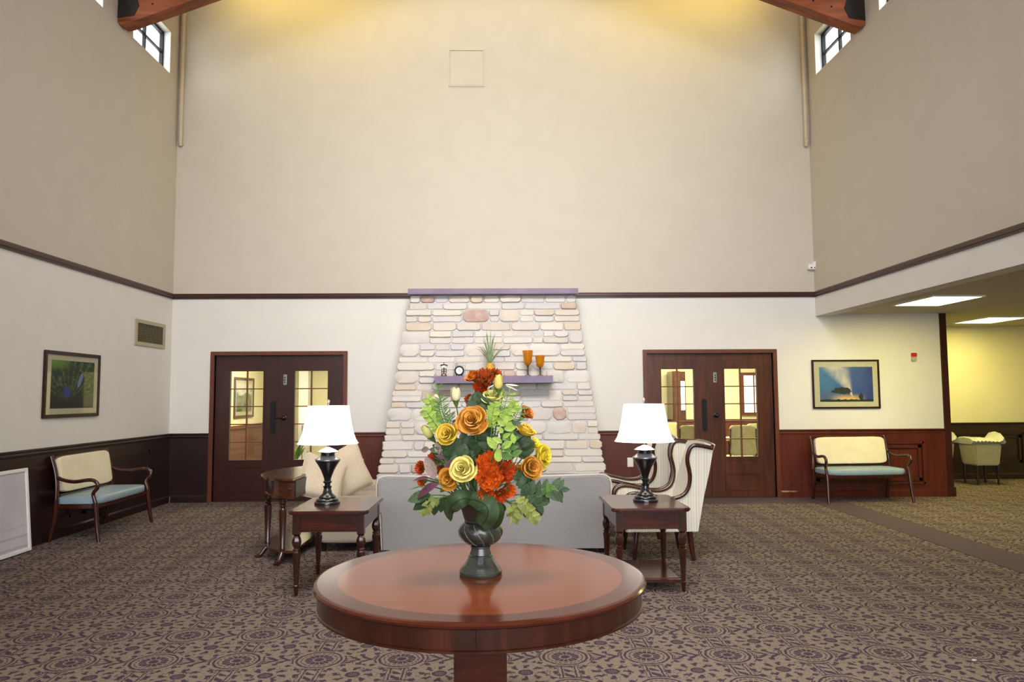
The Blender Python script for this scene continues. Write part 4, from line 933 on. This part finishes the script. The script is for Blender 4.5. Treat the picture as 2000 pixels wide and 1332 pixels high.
# ---------------------------------------------------------------- vase and flowers
VX, VY, VZ = TX, 3.41, .7605
vase = thing('vase', 'dark glazed urn with swirled ribs in the middle of the round table', 'vase', (VX, VY, VZ))
def flute(r_, z_, a): return r_*(1+.018*math.cos(14*a)) if .03 < z_ < .066 else r_
MB().lathe([(.001, 0), (.092, 0), (.096, .006), (.096, .016), (.09, .022), (.088, .03), (.074, .044), (.062, .06), (.053, .078), (.056, .08), (.056, .085), (.049, .088), (.044, .105), (.041, .116), (.046, .119), (.046, .125), (.038, .13)], 84, twist=flute).build('foot', 'vase', vase, smooth=.7)
def swirl(r_, z_, a): return r_*(.98+.05*abs(math.sin(5*(a+(z_-.13)*7))))
MB().lathe([(.038, .13), (.06, .137), (.083, .152), (.096, .172), (.099, .19), (.095, .21), (.082, .226), (.072, .232)], 80, twist=swirl).build('belly', 'vase', vase, smooth=1.2)
for k in range(10):
    p = []
    for z_, r_ in ((.133, .053), (.144, .074), (.16, .09), (.18, .0985), (.198, .098), (.214, .091), (.227, .079)):
        a = PI/5*k-(z_-.13)*7; p.append((r_*.985*math.cos(a), r_*.985*math.sin(a), z_))
    MB().tube(p, .003, 6).build('rib', 'vase_rib', vase, smooth=True)
MB().lathe([(.072, .232), (.075, .237), (.073, .242), (.08, .262), (.089, .292), (.094, .318), (.097, .324), (.091, .324), (.08, .28), (.06, .24), (.001, .238)], 40).build('neck', 'vase', vase, smooth=.7)
MOUTH = Vector((VX, VY, VZ+.29))

def petal_mesh(name, prof, half_ang, key, ruffle=0, nu=6, seed=0, tip=.34):
    rg3 = random.Random(seed); vs, fs = [], []; nv = 6; ph = rg3.uniform(0, 6)
    def samp(t):
        t = max(0, min(.9999, t))*(len(prof)-1); i = int(t); f_ = t-i
        return tuple(prof[i][k]*(1-f_)+prof[i+1][k]*f_ for k in (0, 1))
    for j in range(nv+1):
        v_ = j/nv
        for i in range(nu+1):
            u_ = -1+2*i/nu; ve = v_*(1-tip*abs(u_)**(2.5 if ruffle else 1.7))
            r_, z_ = samp(ve); wd_ = half_ang*(.55+.45*min(1, v_*2.2)); a = u_*wd_
            r_ *= 1+.05*u_
            if ruffle: r_ += ruffle*v_**2*math.sin(6*u_+ph)*.4; z_ += ruffle*v_**2*math.sin(9*u_+ph*1.7)
            else: r_ += .025*v_**4*abs(u_)
            vs.append((r_*math.cos(a), r_*math.sin(a), z_))
    W_ = nu+1
    for j in range(nv):
        for i in range(nu): a = j*W_+i; fs.append((a, a+1, a+W_+1, a+W_))
    me = bpy.data.meshes.new(name); me.from_pydata(vs, [], fs); me.polygons.foreach_set('use_smooth', [True]*len(fs))
    me.materials.append(None); return me
R_OUT = [(.04, .02), (.25, .06), (.42, .19), (.5, .33), (.54, .40), (.585, .375)]
R_MID = [(.04, .02), (.19, .09), (.31, .27), (.365, .43), (.40, .49), (.465, .45)]
R_INN = [(.03, .05), (.14, .13), (.225, .31), (.25, .49), (.275, .56), (.335, .54)]
R_COR = [(.02, .1), (.08, .16), (.13, .34), (.14, .5), (.15, .59), (.2, .6)]
R_HRT = [(.01, .15), (.035, .22), (.06, .4), (.06, .55), (.06, .62), (.085, .64)]
ROSE = [(petal_mesh('rose_petal', R_OUT, .85, 0), 5, 0), (petal_mesh('rose_petal', R_MID, .9, 0), 5, .6), (petal_mesh('rose_petal', R_INN, 1.05, 0), 4, .2), (petal_mesh('rose_petal', R_COR, 1.3, 0), 3, .9), (petal_mesh('rose_petal', R_HRT, 1.9, 0), 2, .3)]
B_OUT = [(.03, 0), (.22, .08), (.32, .3), (.31, .55), (.25, .78), (.22, .88)]
B_INN = [(.03, .05), (.16, .12), (.25, .32), (.24, .6), (.16, .84), (.13, .92)]
BUD = [(petal_mesh('bud_petal', B_OUT, 1.0, 0), 4, 0), (petal_mesh('bud_petal', B_INN, 1.3, 0), 3, .5)]
C_OUT = [(.03, 0), (.24, .04), (.4, .12), (.48, .22), (.52, .3), (.55, .33)]
C_MID = [(.03, .02), (.15, .1), (.27, .22), (.34, .34), (.38, .42), (.42, .45)]
C_INN = [(.02, .05), (.07, .16), (.13, .32), (.18, .44), (.2, .5), (.23, .53)]
CARN = [(petal_mesh('carnation_petal', C_OUT, .62, 0, .1, 10, 1, .06), 7, 0), (petal_mesh('carnation_petal', C_MID, .75, 0, .11, 10, 2, .06), 6, .4), (petal_mesh('carnation_petal', C_INN, 1.0, 0, .1, 10, 3, .06), 5, .2)]
_pc = {}
def tinted(me, key):
    if (me.name, key) not in _pc:
        c_ = me.copy(); c_.materials[0] = M[key]; _pc[(me.name, key)] = c_
    return _pc[(me.name, key)]
def flower(kind, lbl, cat, u, v, Y, px, key, face, group, roll=None):
    p = at(u, v, Y); dia = px/F_PX*Y; f_ = Vector(face).normalized()
    hgt = {'rose': .3, 'bud': .5, 'carn': .22}[kind]
    if kind == 'carn': dia *= .9
    base = p-f_*(hgt*dia)
    o = thing({'rose': 'rose', 'bud': 'rosebud', 'carn': 'carnation'}[kind], lbl, cat, base, 0, group)
    q = f_.to_track_quat('Z', 'Y').to_matrix().to_4x4(); r0 = rnd.uniform(0, 6)
    scale = dia if kind != 'bud' else dia*1.35
    for me, n_, off_ in {'rose': ROSE, 'bud': BUD, 'carn': CARN}[kind]:
        for k in range(n_):
            mt = q @ Matrix.Rotation(r0+off_+2*PI*k/n_+rnd.uniform(-.12, .12), 4, 'Z') @ Euler((rnd.uniform(-.13, .13), rnd.uniform(-.13, .13), 0)).to_matrix().to_4x4() @ Matrix.Scale(scale*rnd.uniform(.9, 1.08), 4)
            link('petal', tinted(me, key), o, mtx=mt)
    MB().lathe([(.004, -.03), (.011, -.012), (.014, 0), (.02, .006)], 8).build('calyx', 'stemgreen', o, smooth=True).matrix_basis = q
    e = MOUTH-base+Vector((rnd.uniform(-.03, .03), rnd.uniform(-.03, .03), -.03)); s0 = -f_*.025
    pts = catmull([s0, s0*2.5+e*.25, e*.7, e], 4)
    MB().tube(pts, .0032, 6).build('stem', 'stemgreen', o, smooth=True)
    return o
def fl(cx, cy): return 750+cx/2.96, 700+cy/2.96
RG, CG, BG = 'silk roses in the urn', 'silk carnations in the urn', 'silk rosebuds in the urn'
def rose(lbl, cx, cy, d_, key, face, Y): flower('rose', lbl, 'rose', *fl(cx, cy), Y, d_/2.96, key, face, RG)
def bud(lbl, cx, cy, d_, key, face, Y): flower('bud', lbl, 'rosebud', *fl(cx, cy), Y, d_/2.96, key, face, BG)
def carn(lbl, cx, cy, d_, key, face, Y): flower('carn', lbl, 'carnation', *fl(cx, cy), Y, d_/2.96, key, face, CG)
rose('large pale yellow rose at the front centre of the bouquet', 455, 640, 150, 'p_pale', (-.1, -1, .25), 3.24)
rose('golden yellow rose left of the big amber rose', 368, 437, 118, 'p_gold', (-.35, -1, .3), 3.30)
rose('golden yellow rose on the right of the bouquet, cupped sideways', 825, 418, 112, 'p_gold', (.5, -.35, 1), 3.36)
rose('bright yellow rose at the far right of the bouquet', 920, 565, 125, 'p_bright', (1, -.8, .15), 3.38)
rose('small bright yellow rose above the far right one', 868, 490, 62, 'p_bright', (.4, -.8, .6), 3.42)
rose('large amber rose in the upper left centre of the bouquet', 507, 362, 158, 'p_amber', (-.1, -1, .55), 3.28)
rose('amber rose on the right, just left of the bright yellow rose', 852, 630, 122, 'p_amber', (.45, -1, .2), 3.28)
rose('amber rose at lower left, below the pale yellow rose', 372, 692, 118, 'p_amber', (-.35, -1, .1), 3.26)
rose('rust rose at the upper right edge of the bouquet', 826, 315, 80, 'p_rust', (.6, -.5, .5), 3.42)
rose('rust rose at the very top of the bouquet, left side', 510, 102, 84, 'p_rust', (-.6, -.4, .8), 3.42)
rose('pale lime rose just below the top orange carnations', 622, 228, 122, 'p_lime', (.05, -.6, 1), 3.38)
rose('small amber rose tucked behind the orange carnations at right', 778, 645, 58, 'p_amber', (.1, -1, .3), 3.34)
bud('pale yellow rosebud on a long stem at upper left', 412, 215, 68, 'p_ivory', (-.1, -.25, 1), 3.40)
bud('pale yellow rosebud near the top right of the bouquet', 662, 146, 68, 'p_pale', (.0, -.3, 1), 3.36)
bud('ivory rosebud at the left edge of the bouquet', 255, 432, 66, 'p_lime', (-.6, -.3, .8), 3.42)
bud('small ivory rosebud above the left foliage', 302, 240, 40, 'p_ivory', (-.3, -.2, 1), 3.45)
carn('orange carnation at the very top of the bouquet', 582, 112, 122, 'c_rust', (.1, -.8, .6), 3.40)
carn('rust carnation at the top right of the topmost one', 650, 95, 78, 'c_rust', (.5, -.6, .6), 3.43)
carn('rust carnation under the topmost one', 556, 165, 88, 'c_red', (-.1, -1, .2), 3.42)
carn('rust carnation left on the second tier from the top', 497, 238, 66, 'c_rust', (-.6, -.8, .1), 3.43)
carn('rust carnation centre on the second tier from the top', 548, 215, 66, 'c_red', (.1, -1, .1), 3.44)
carn('orange carnation at the top of the front cluster', 597, 602, 128, 'c_orange', (.0, -1, .4), 3.27)
carn('red orange carnation at the right of the front cluster', 695, 648, 132, 'c_red', (.3, -1, .15), 3.27)
carn('largest orange carnation in the middle of the front cluster', 605, 688, 160, 'c_orange', (.05, -1, .05), 3.23)
carn('orange carnation at the bottom left of the front cluster', 590, 785, 106, 'c_orange', (-.1, -1, -.3), 3.24)
carn('red orange carnation at the bottom middle of the front cluster', 672, 792, 96, 'c_red', (.15, -1, -.35), 3.25)
carn('small orange carnation at the bottom right of the front cluster', 724, 765, 82, 'c_orange', (.4, -1, -.1), 3.26)
carn('red carnation at the upper left edge behind the mauve leaf', 288, 585, 92, 'c_red', (-.4, -1, .2), 3.36)
carn('red orange carnation at the far left edge', 212, 632, 74, 'c_red', (-.8, -.8, .1), 3.37)
carn('small orange carnation low on the left edge', 216, 716, 56, 'c_orange', (-.7, -.8, -.2), 3.36)
carn('rust carnation between the mauve leaf and the lower amber rose', 332, 640, 62, 'c_rust', (-.2, -1, 0), 3.34)

# foliage
def leaf_mesh(name, prof, fold=.12, bend=.15, key='leafdark'):
    vs, fs = [], []; n = len(prof)
    for i, (t, w_) in enumerate(prof):
        zb = -bend*t*t
        for s in (-1, -.5, 0, .5, 1): vs.append((s*w_, t, zb+fold*abs(s)*w_*2))
    for i in range(n-1):
        for k in range(4): a = i*5+k; fs.append((a, a+1, a+6, a+5))
    me = bpy.data.meshes.new(name); me.from_pydata(vs, [], fs); me.polygons.foreach_set('use_smooth', [True]*len(fs)); me.materials.append(M[key]); return me
LANCE = [(0, .005), (.08, .06), (.25, .14), (.45, .17), (.65, .14), (.85, .06), (1, .003)]
OVAL = [(0, .005), (.08, .12), (.25, .24), (.45, .28), (.65, .25), (.85, .14), (.95, .06), (1, .004)]
ROUND = [(0, .01), (.06, .2), (.2, .36), (.45, .44), (.7, .38), (.88, .22), (.97, .09), (1, .004)]
IVY = [(0, .02), (.05, .25), (.18, .4), (.3, .3), (.42, .44), (.55, .28), (.75, .2), (.9, .1), (1, .004)]
NEEDLE = [(0, .003), (.2, .03), (.5, .045), (.8, .025), (1, .002)]
SHAPES = {'lance': LANCE, 'oval': OVAL, 'round': ROUND, 'ivy': IVY, 'needle': NEEDLE}; _lm = {}
def leaf(parent, base, tip, shape, key, nrm=(0, -1, .35), wide=1.0, bend=.15):
    k = (shape, key, bend)
    if k not in _lm: _lm[k] = leaf_mesh('leaf_blade', SHAPES[shape], .14, bend, key)
    d_ = tip-base; L = d_.length; y_ = d_.normalized(); n_ = Vector(nrm); n_ = (n_-y_*n_.dot(y_)).normalized(); x_ = y_.cross(n_)
    mt = Matrix((x_*L*wide, y_*L, n_*L)).transposed().to_4x4(); mt.translation = base
    return link('leaf', _lm[k], parent, mtx=mt)
FG = 'foliage sprays in the urn'
def spray(name, lbl, pts, Y0, Y1, nleaf, L, shape, key, spread=.9, stem='stemgreen', root=True, wide=1.0, t0=.25, seed=1, tipleaf=True):
    rg4 = random.Random(seed)
    P = [at(*fl(*p), Y0+(Y1-Y0)*i/max(1, len(pts)-1)) for i, p in enumerate(pts)]
    o = thing(name, lbl, 'foliage', P[0], 0, FG); Q = [p-P[0] for p in P]
    path = catmull(Q, 6)
    full = (catmull([MOUTH-P[0]+Vector((rg4.uniform(-.03, .03), 0, -.02)), (MOUTH-P[0])*.45+Vector((0, -.0, .03)), Q[0]], 4)[:-1] if root else [])+path
    MB().tube(full, [.003-.0018*i/len(full) for i in range(len(full))], 5).build('stem', stem, o, smooth=True)
    for i in range(nleaf):
        t = t0+(1-t0)*i/max(1, nleaf-1); j = min(len(path)-2, int(t*(len(path)-1))); b_ = path[j]; d_ = (path[j+1]-path[j]).normalized()
        s = 1 if i % 2 else -1; sd = Vector((d_.z, 0, -d_.x))*s
        if sd.length < .1: sd = Vector((s, 0, 0))
        dr = (d_*(1.1-spread*.6)+sd.normalized()*spread+Vector((0, rg4.uniform(-.6, .35), rg4.uniform(-.2, .2)))).normalized()
        LL = L*rg4.uniform(.75, 1.2)*(1-.25*t)
        leaf(o, b_, b_+dr*LL, shape, key, (rg4.uniform(-.4, .4), -1, rg4.uniform(.1, .8)), wide)
    if tipleaf: leaf(o, path[-1], path[-1]+(path[-1]-path[-2]).normalized()*L*.7, shape, key, (0, -1, .3), wide)
    return o
def bigleaf(lbl, a, b_, Ya, Yb, shape, key, wide=1.0, bend=.15, nrm=(0, -1, .3)):
    A, B = at(*fl(*a), Ya), at(*fl(*b_), Yb); o = thing('broad_leaf', lbl, 'leaf', A, 0, 'single leaves in the urn')
    leaf(o, Vector((0, 0, 0)), B-A, shape, key, nrm, wide, bend)
    MB().tube(catmull([MOUTH-A+Vector((0, 0, -.02)), (MOUTH-A)*.4+Vector((0, 0, .015)), Vector((0, 0, 0))], 4), .003, 5).build('stem', 'stemgreen', o)
# lime sprays
spray('lime_spray', 'lime green leafy spray at the upper left', [(330, 470), (310, 390), (285, 310), (262, 235)], 3.38, 3.42, 24, .042, 'oval', 'leaflime', seed=2)
spray('lime_spray', 'lime green spray leaning to the left edge', [(340, 450), (290, 370), (240, 300)], 3.36, 3.40, 18, .045, 'lance', 'leaflime', seed=3, wide=1.3)
spray('fern_spray', 'feathery green spray left of the big amber rose', [(400, 420), (360, 370), (335, 300), (330, 240)], 3.36, 3.40, 34, .05, 'needle', 'leafmid', seed=4, wide=1.4)
spray('fern_spray', 'feathery green spray behind the golden rose at left', [(410, 440), (385, 380), (380, 320)], 3.38, 3.42, 28, .05, 'needle', 'leafgrey', seed=5, wide=1.4)
spray('slender_twig', 'thin twig with three small leaves at the top left', [(335, 300), (325, 235), (305, 172)], 3.42, 3.46, 4, .045, 'lance', 'leafmid', seed=6)
spray('lime_spray', 'lime spray under the pale lime rose', [(620, 440), (625, 340), (640, 270)], 3.30, 3.34, 22, .04, 'oval', 'leaflime', seed=7)
spray('lime_spray', 'lime spray rising at the right of the pale lime rose', [(690, 420), (715, 320), (760, 270)], 3.32, 3.38, 24, .044, 'lance', 'leaflime', seed=8, wide=1.4)
spray('fern_spray', 'feathery light green spray at the top right', [(660, 420), (690, 300), (720, 200)], 3.33, 3.38, 60, .05, 'needle', 'leaflime', seed=9, wide=1.3)
spray('fern_spray', 'feathery green spray in the right middle of the bouquet', [(640, 470), (650, 380), (655, 290)], 3.34, 3.36, 44, .055, 'needle', 'leafmid', seed=10, wide=1.3)
spray('fern_spray', 'feathery green spray leaning right above the cupped rose', [(720, 430), (760, 340), (790, 280)], 3.36, 3.40, 36, .05, 'needle', 'leafmid', seed=11, wide=1.3)
spray('broad_spray', 'fresh green spray with oval leaves above the front carnations', [(690, 600), (680, 520), (690, 430), (700, 380)], 3.22, 3.24, 8, .058, 'oval', 'leaflime', seed=12)
spray('broad_spray', 'fresh green spray with oval leaves right of centre', [(745, 610), (735, 540), (735, 460)], 3.23, 3.26, 7, .055, 'oval', 'leafmid', seed=13)
bigleaf('bright oval leaf in the centre pointing up left', (645, 525), (598, 452), 3.22, 3.22, 'oval', 'leaflime', .95)
bigleaf('bright oval leaf just above the orange cluster', (662, 596), (654, 532), 3.21, 3.22, 'round', 'leaflime', .8)
bigleaf('bright oval leaf right of centre pointing up', (752, 492), (742, 432), 3.24, 3.25, 'oval', 'leaflime', 1.0)
bigleaf('bright leaf tilted right of centre', (685, 524), (738, 490), 3.22, 3.23, 'oval', 'leafmid', 1.0)
for k, (pts, lb, key, sh_, sd_) in enumerate((
    ([(520, 660), (500, 560), (470, 480)], 'dark green spray behind the pale yellow rose', 'leafdark', 'round', 14),
    ([(560, 640), (560, 540), (560, 460)], 'dark green spray in the centre of the bouquet', 'leafdark', 'round', 15),
    ([(480, 640), (430, 560), (400, 500)], 'dark green spray left of centre', 'leafgrey', 'round', 16),
    ([(620, 600), (610, 500), (580, 420)], 'grey green spray under the big amber rose', 'leafgrey', 'oval', 17),
    ([(760, 600), (790, 520), (800, 460)], 'dark green spray under the cupped golden rose', 'leafdark', 'round', 18),
    ([(520, 330), (540, 280), (560, 240)], 'dark green spray below the second tier of carnations', 'leafdark', 'round', 19),
    ([(380, 640), (340, 560), (330, 500)], 'dark green spray at the left behind the red carnations', 'leafdark', 'oval', 20),
    ([(700, 560), (720, 460), (730, 380)], 'dark green spray at the right behind the lime leaves', 'leafgrey', 'oval', 28))):
    spray('dark_spray', lb, pts, 3.32, 3.36, 14, .066, sh_, key, seed=sd_)
bigleaf('mauve grey leaf standing at the lower left', (297, 695), (238, 562), 3.24, 3.26, 'oval', 'leafmauve', .82)
bigleaf('broad purple leaf drooping at the lower left', (318, 725), (175, 800), 3.22, 3.24, 'oval', 'leafpurple', .82, nrm=(0, -.7, 1))
bigleaf('narrow purple leaf pointing left at the edge', (262, 692), (158, 694), 3.26, 3.30, 'lance', 'leafpurple', 1.0, nrm=(0, -.6, 1))
bigleaf('dark purple leaf at the right beside the bright yellow rose', (775, 545), (862, 490), 3.33, 3.35, 'oval', 'leafpurple', 1.3)
bigleaf('brown purple leaf above the left carnations', (320, 555), (300, 480), 3.34, 3.36, 'oval', 'leafmauve', .9)
bigleaf('small bronze leaf at the left edge', (262, 525), (212, 530), 3.36, 3.38, 'oval', 'leafmauve', 1.1)
bigleaf('purple leaf between the left carnations and the pale rose', (352, 640), (395, 585), 3.30, 3.30, 'oval', 'leafpurple', 1.1)
bigleaf('purple leaf beside the red carnation at left', (300, 560), (358, 580), 3.31, 3.31, 'lance', 'leafpurple', 1.2)
for k, (a, b_, lb, key) in enumerate((((270, 790), (130, 815), 'grey green leaf reaching out at the lower left', 'leafgrey'), ((280, 810), (160, 868), 'grey green leaf hanging at the lower left', 'leafdark'), ((300, 820), (285, 912), 'dark round leaf hanging left of the urn rim', 'leafdark'), ((345, 800), (322, 895), 'dark leaf hanging beside the draped leaf', 'leafdark'), ((235, 735), (138, 755), 'slim green leaf at the left edge', 'leafmid'), ((380, 730), (318, 770), 'green leaf under the lower amber rose', 'leafmid'), ((430, 735), (360, 745), 'small ivy leaf under the lower amber rose', 'leafivy'))):
    bigleaf(lb, a, b_, 3.24+.01*k, 3.25+.01*k, 'oval' if k != 4 else 'needle', key, 1.0, nrm=(0, -.8, .6))
spray('ivy_trail', 'pale ivy trail hanging at the lower left', [(345, 800), (290, 820), (262, 850), (240, 885)], 3.24, 3.25, 8, .04, 'ivy', 'leafivy', seed=21)
spray('eucalyptus_branch', 'grey green branch reaching out at the lower right', [(720, 830), (800, 810), (880, 785), (960, 765), (1015, 760)], 3.26, 3.30, 12, .075, 'lance', 'leafgrey', seed=22, wide=1.5)
spray('eucalyptus_branch', 'dark branch with broad leaves at the lower right', [(740, 840), (830, 850), (890, 840)], 3.27, 3.29, 8, .085, 'oval', 'leafgrey', seed=23, wide=1.0)
spray('ivy_trail', 'yellow green ivy trail hanging at the lower right', [(740, 835), (790, 840), (840, 880), (870, 935)], 3.22, 3.24, 12, .04, 'ivy', 'leafivy', seed=24)
spray('ivy_trail', 'yellow green ivy trail close to the urn at right', [(730, 840), (745, 870), (760, 920)], 3.24, 3.25, 8, .05, 'ivy', 'leafivy', seed=25)
spray('ivy_trail', 'ivy tip rising at the far right edge', [(900, 800), (950, 770), (968, 745)], 3.27, 3.29, 7, .035, 'ivy', 'leafmid', seed=26)
spray('dark_spray', 'dark leaves between the amber rose and the lower branch at right', [(740, 720), (790, 700), (825, 715)], 3.27, 3.29, 7, .062, 'ivy', 'leafdark', seed=27)
# long aspidistra leaves folded over the rim
def strap_leaf(lbl, ctr, wid, key='leafgrey', nrm=None):
    C_ = [at(*fl(a, b_), y_) for a, b_, y_ in ctr]; o = thing('draped_leaf', lbl, 'leaf', C_[0], 0, 'broad leaves folded over the urn rim')
    path = catmull([c_-C_[0] for c_ in C_], 6); n = len(path); vs, fs = [], []
    wk = (len(wid)-1)/(n-1)
    for i, p in enumerate(path):
        t = (path[min(i+1, n-1)]-path[max(i-1, 0)]).normalized(); f_ = i*wk; j = min(len(wid)-2, int(f_)); w_ = (wid[j]*(1-(f_-j))+wid[j+1]*(f_-j))/424
        nn = Vector((0, -1, .25)); sd = t.cross(nn)
        sd = sd.normalized() if sd.length > .05 else Vector((1, 0, 0))
        for k in (-1, -.5, 0, .5, 1): vs.append(p+sd*(k*w_)+Vector((0, .02*abs(k)**2-.0, 0)))
    for i in range(n-1):
        for k in range(4): a = i*5+k; fs.append((a, a+1, a+6, a+5))
    MB().add(vs, fs).build('blade', key, o, smooth=True)
    MB().tube([p+Vector((0, -.004, 0)) for p in path], .0022, 5).build('midrib', 'leafdark', o)
strap_leaf('long dark leaf arching over the left of the urn rim', [(530, 850, 3.30), (490, 812, 3.24), (440, 815, 3.21), (395, 850, 3.23), (375, 890, 3.26), (385, 940, 3.28)], [8, 14, 17, 16, 10, 2])
strap_leaf('wide dark leaf folded down the front of the urn', [(450, 800, 3.28), (520, 815, 3.24), (590, 850, 3.20), (600, 910, 3.21), (560, 970, 3.26)], [8, 14, 20, 20, 15])
strap_leaf('dark leaf folded over the right of the urn rim', [(560, 815, 3.27), (620, 840, 3.23), (650, 885, 3.22), (640, 940, 3.26), (620, 972, 3.30)], [8, 12, 15, 14, 8], 'leafdark')
bigleaf('small dark leaf hanging over the right side of the rim', (680, 835), (690, 900), 3.27, 3.29, 'oval', 'leafdark', 1.0)
bigleaf('long straw coloured blade at the top right', (700, 150), (785, 155), 3.38, 3.40, 'needle', 'straw', 1.5)
bigleaf('second straw coloured blade slanting down at the top right', (700, 155), (780, 185), 3.38, 3.40, 'needle', 'straw', 1.2)
bigleaf('straw coloured blade left of the top rosebud', (640, 150), (595, 175), 3.36, 3.36, 'needle', 'straw', 1.5)

# scrap on the carpet
tag(MB().prism([(-.016, -.006), (.004, -.01), (.016, .002), (.006, .009), (-.01, .007)], .0008, .003, 'z').build('paper_scrap', 'paper', loc=(2.78, 4.41, 0)), 'tiny pale scrap lying on the carpet at lower right', 'scrap')
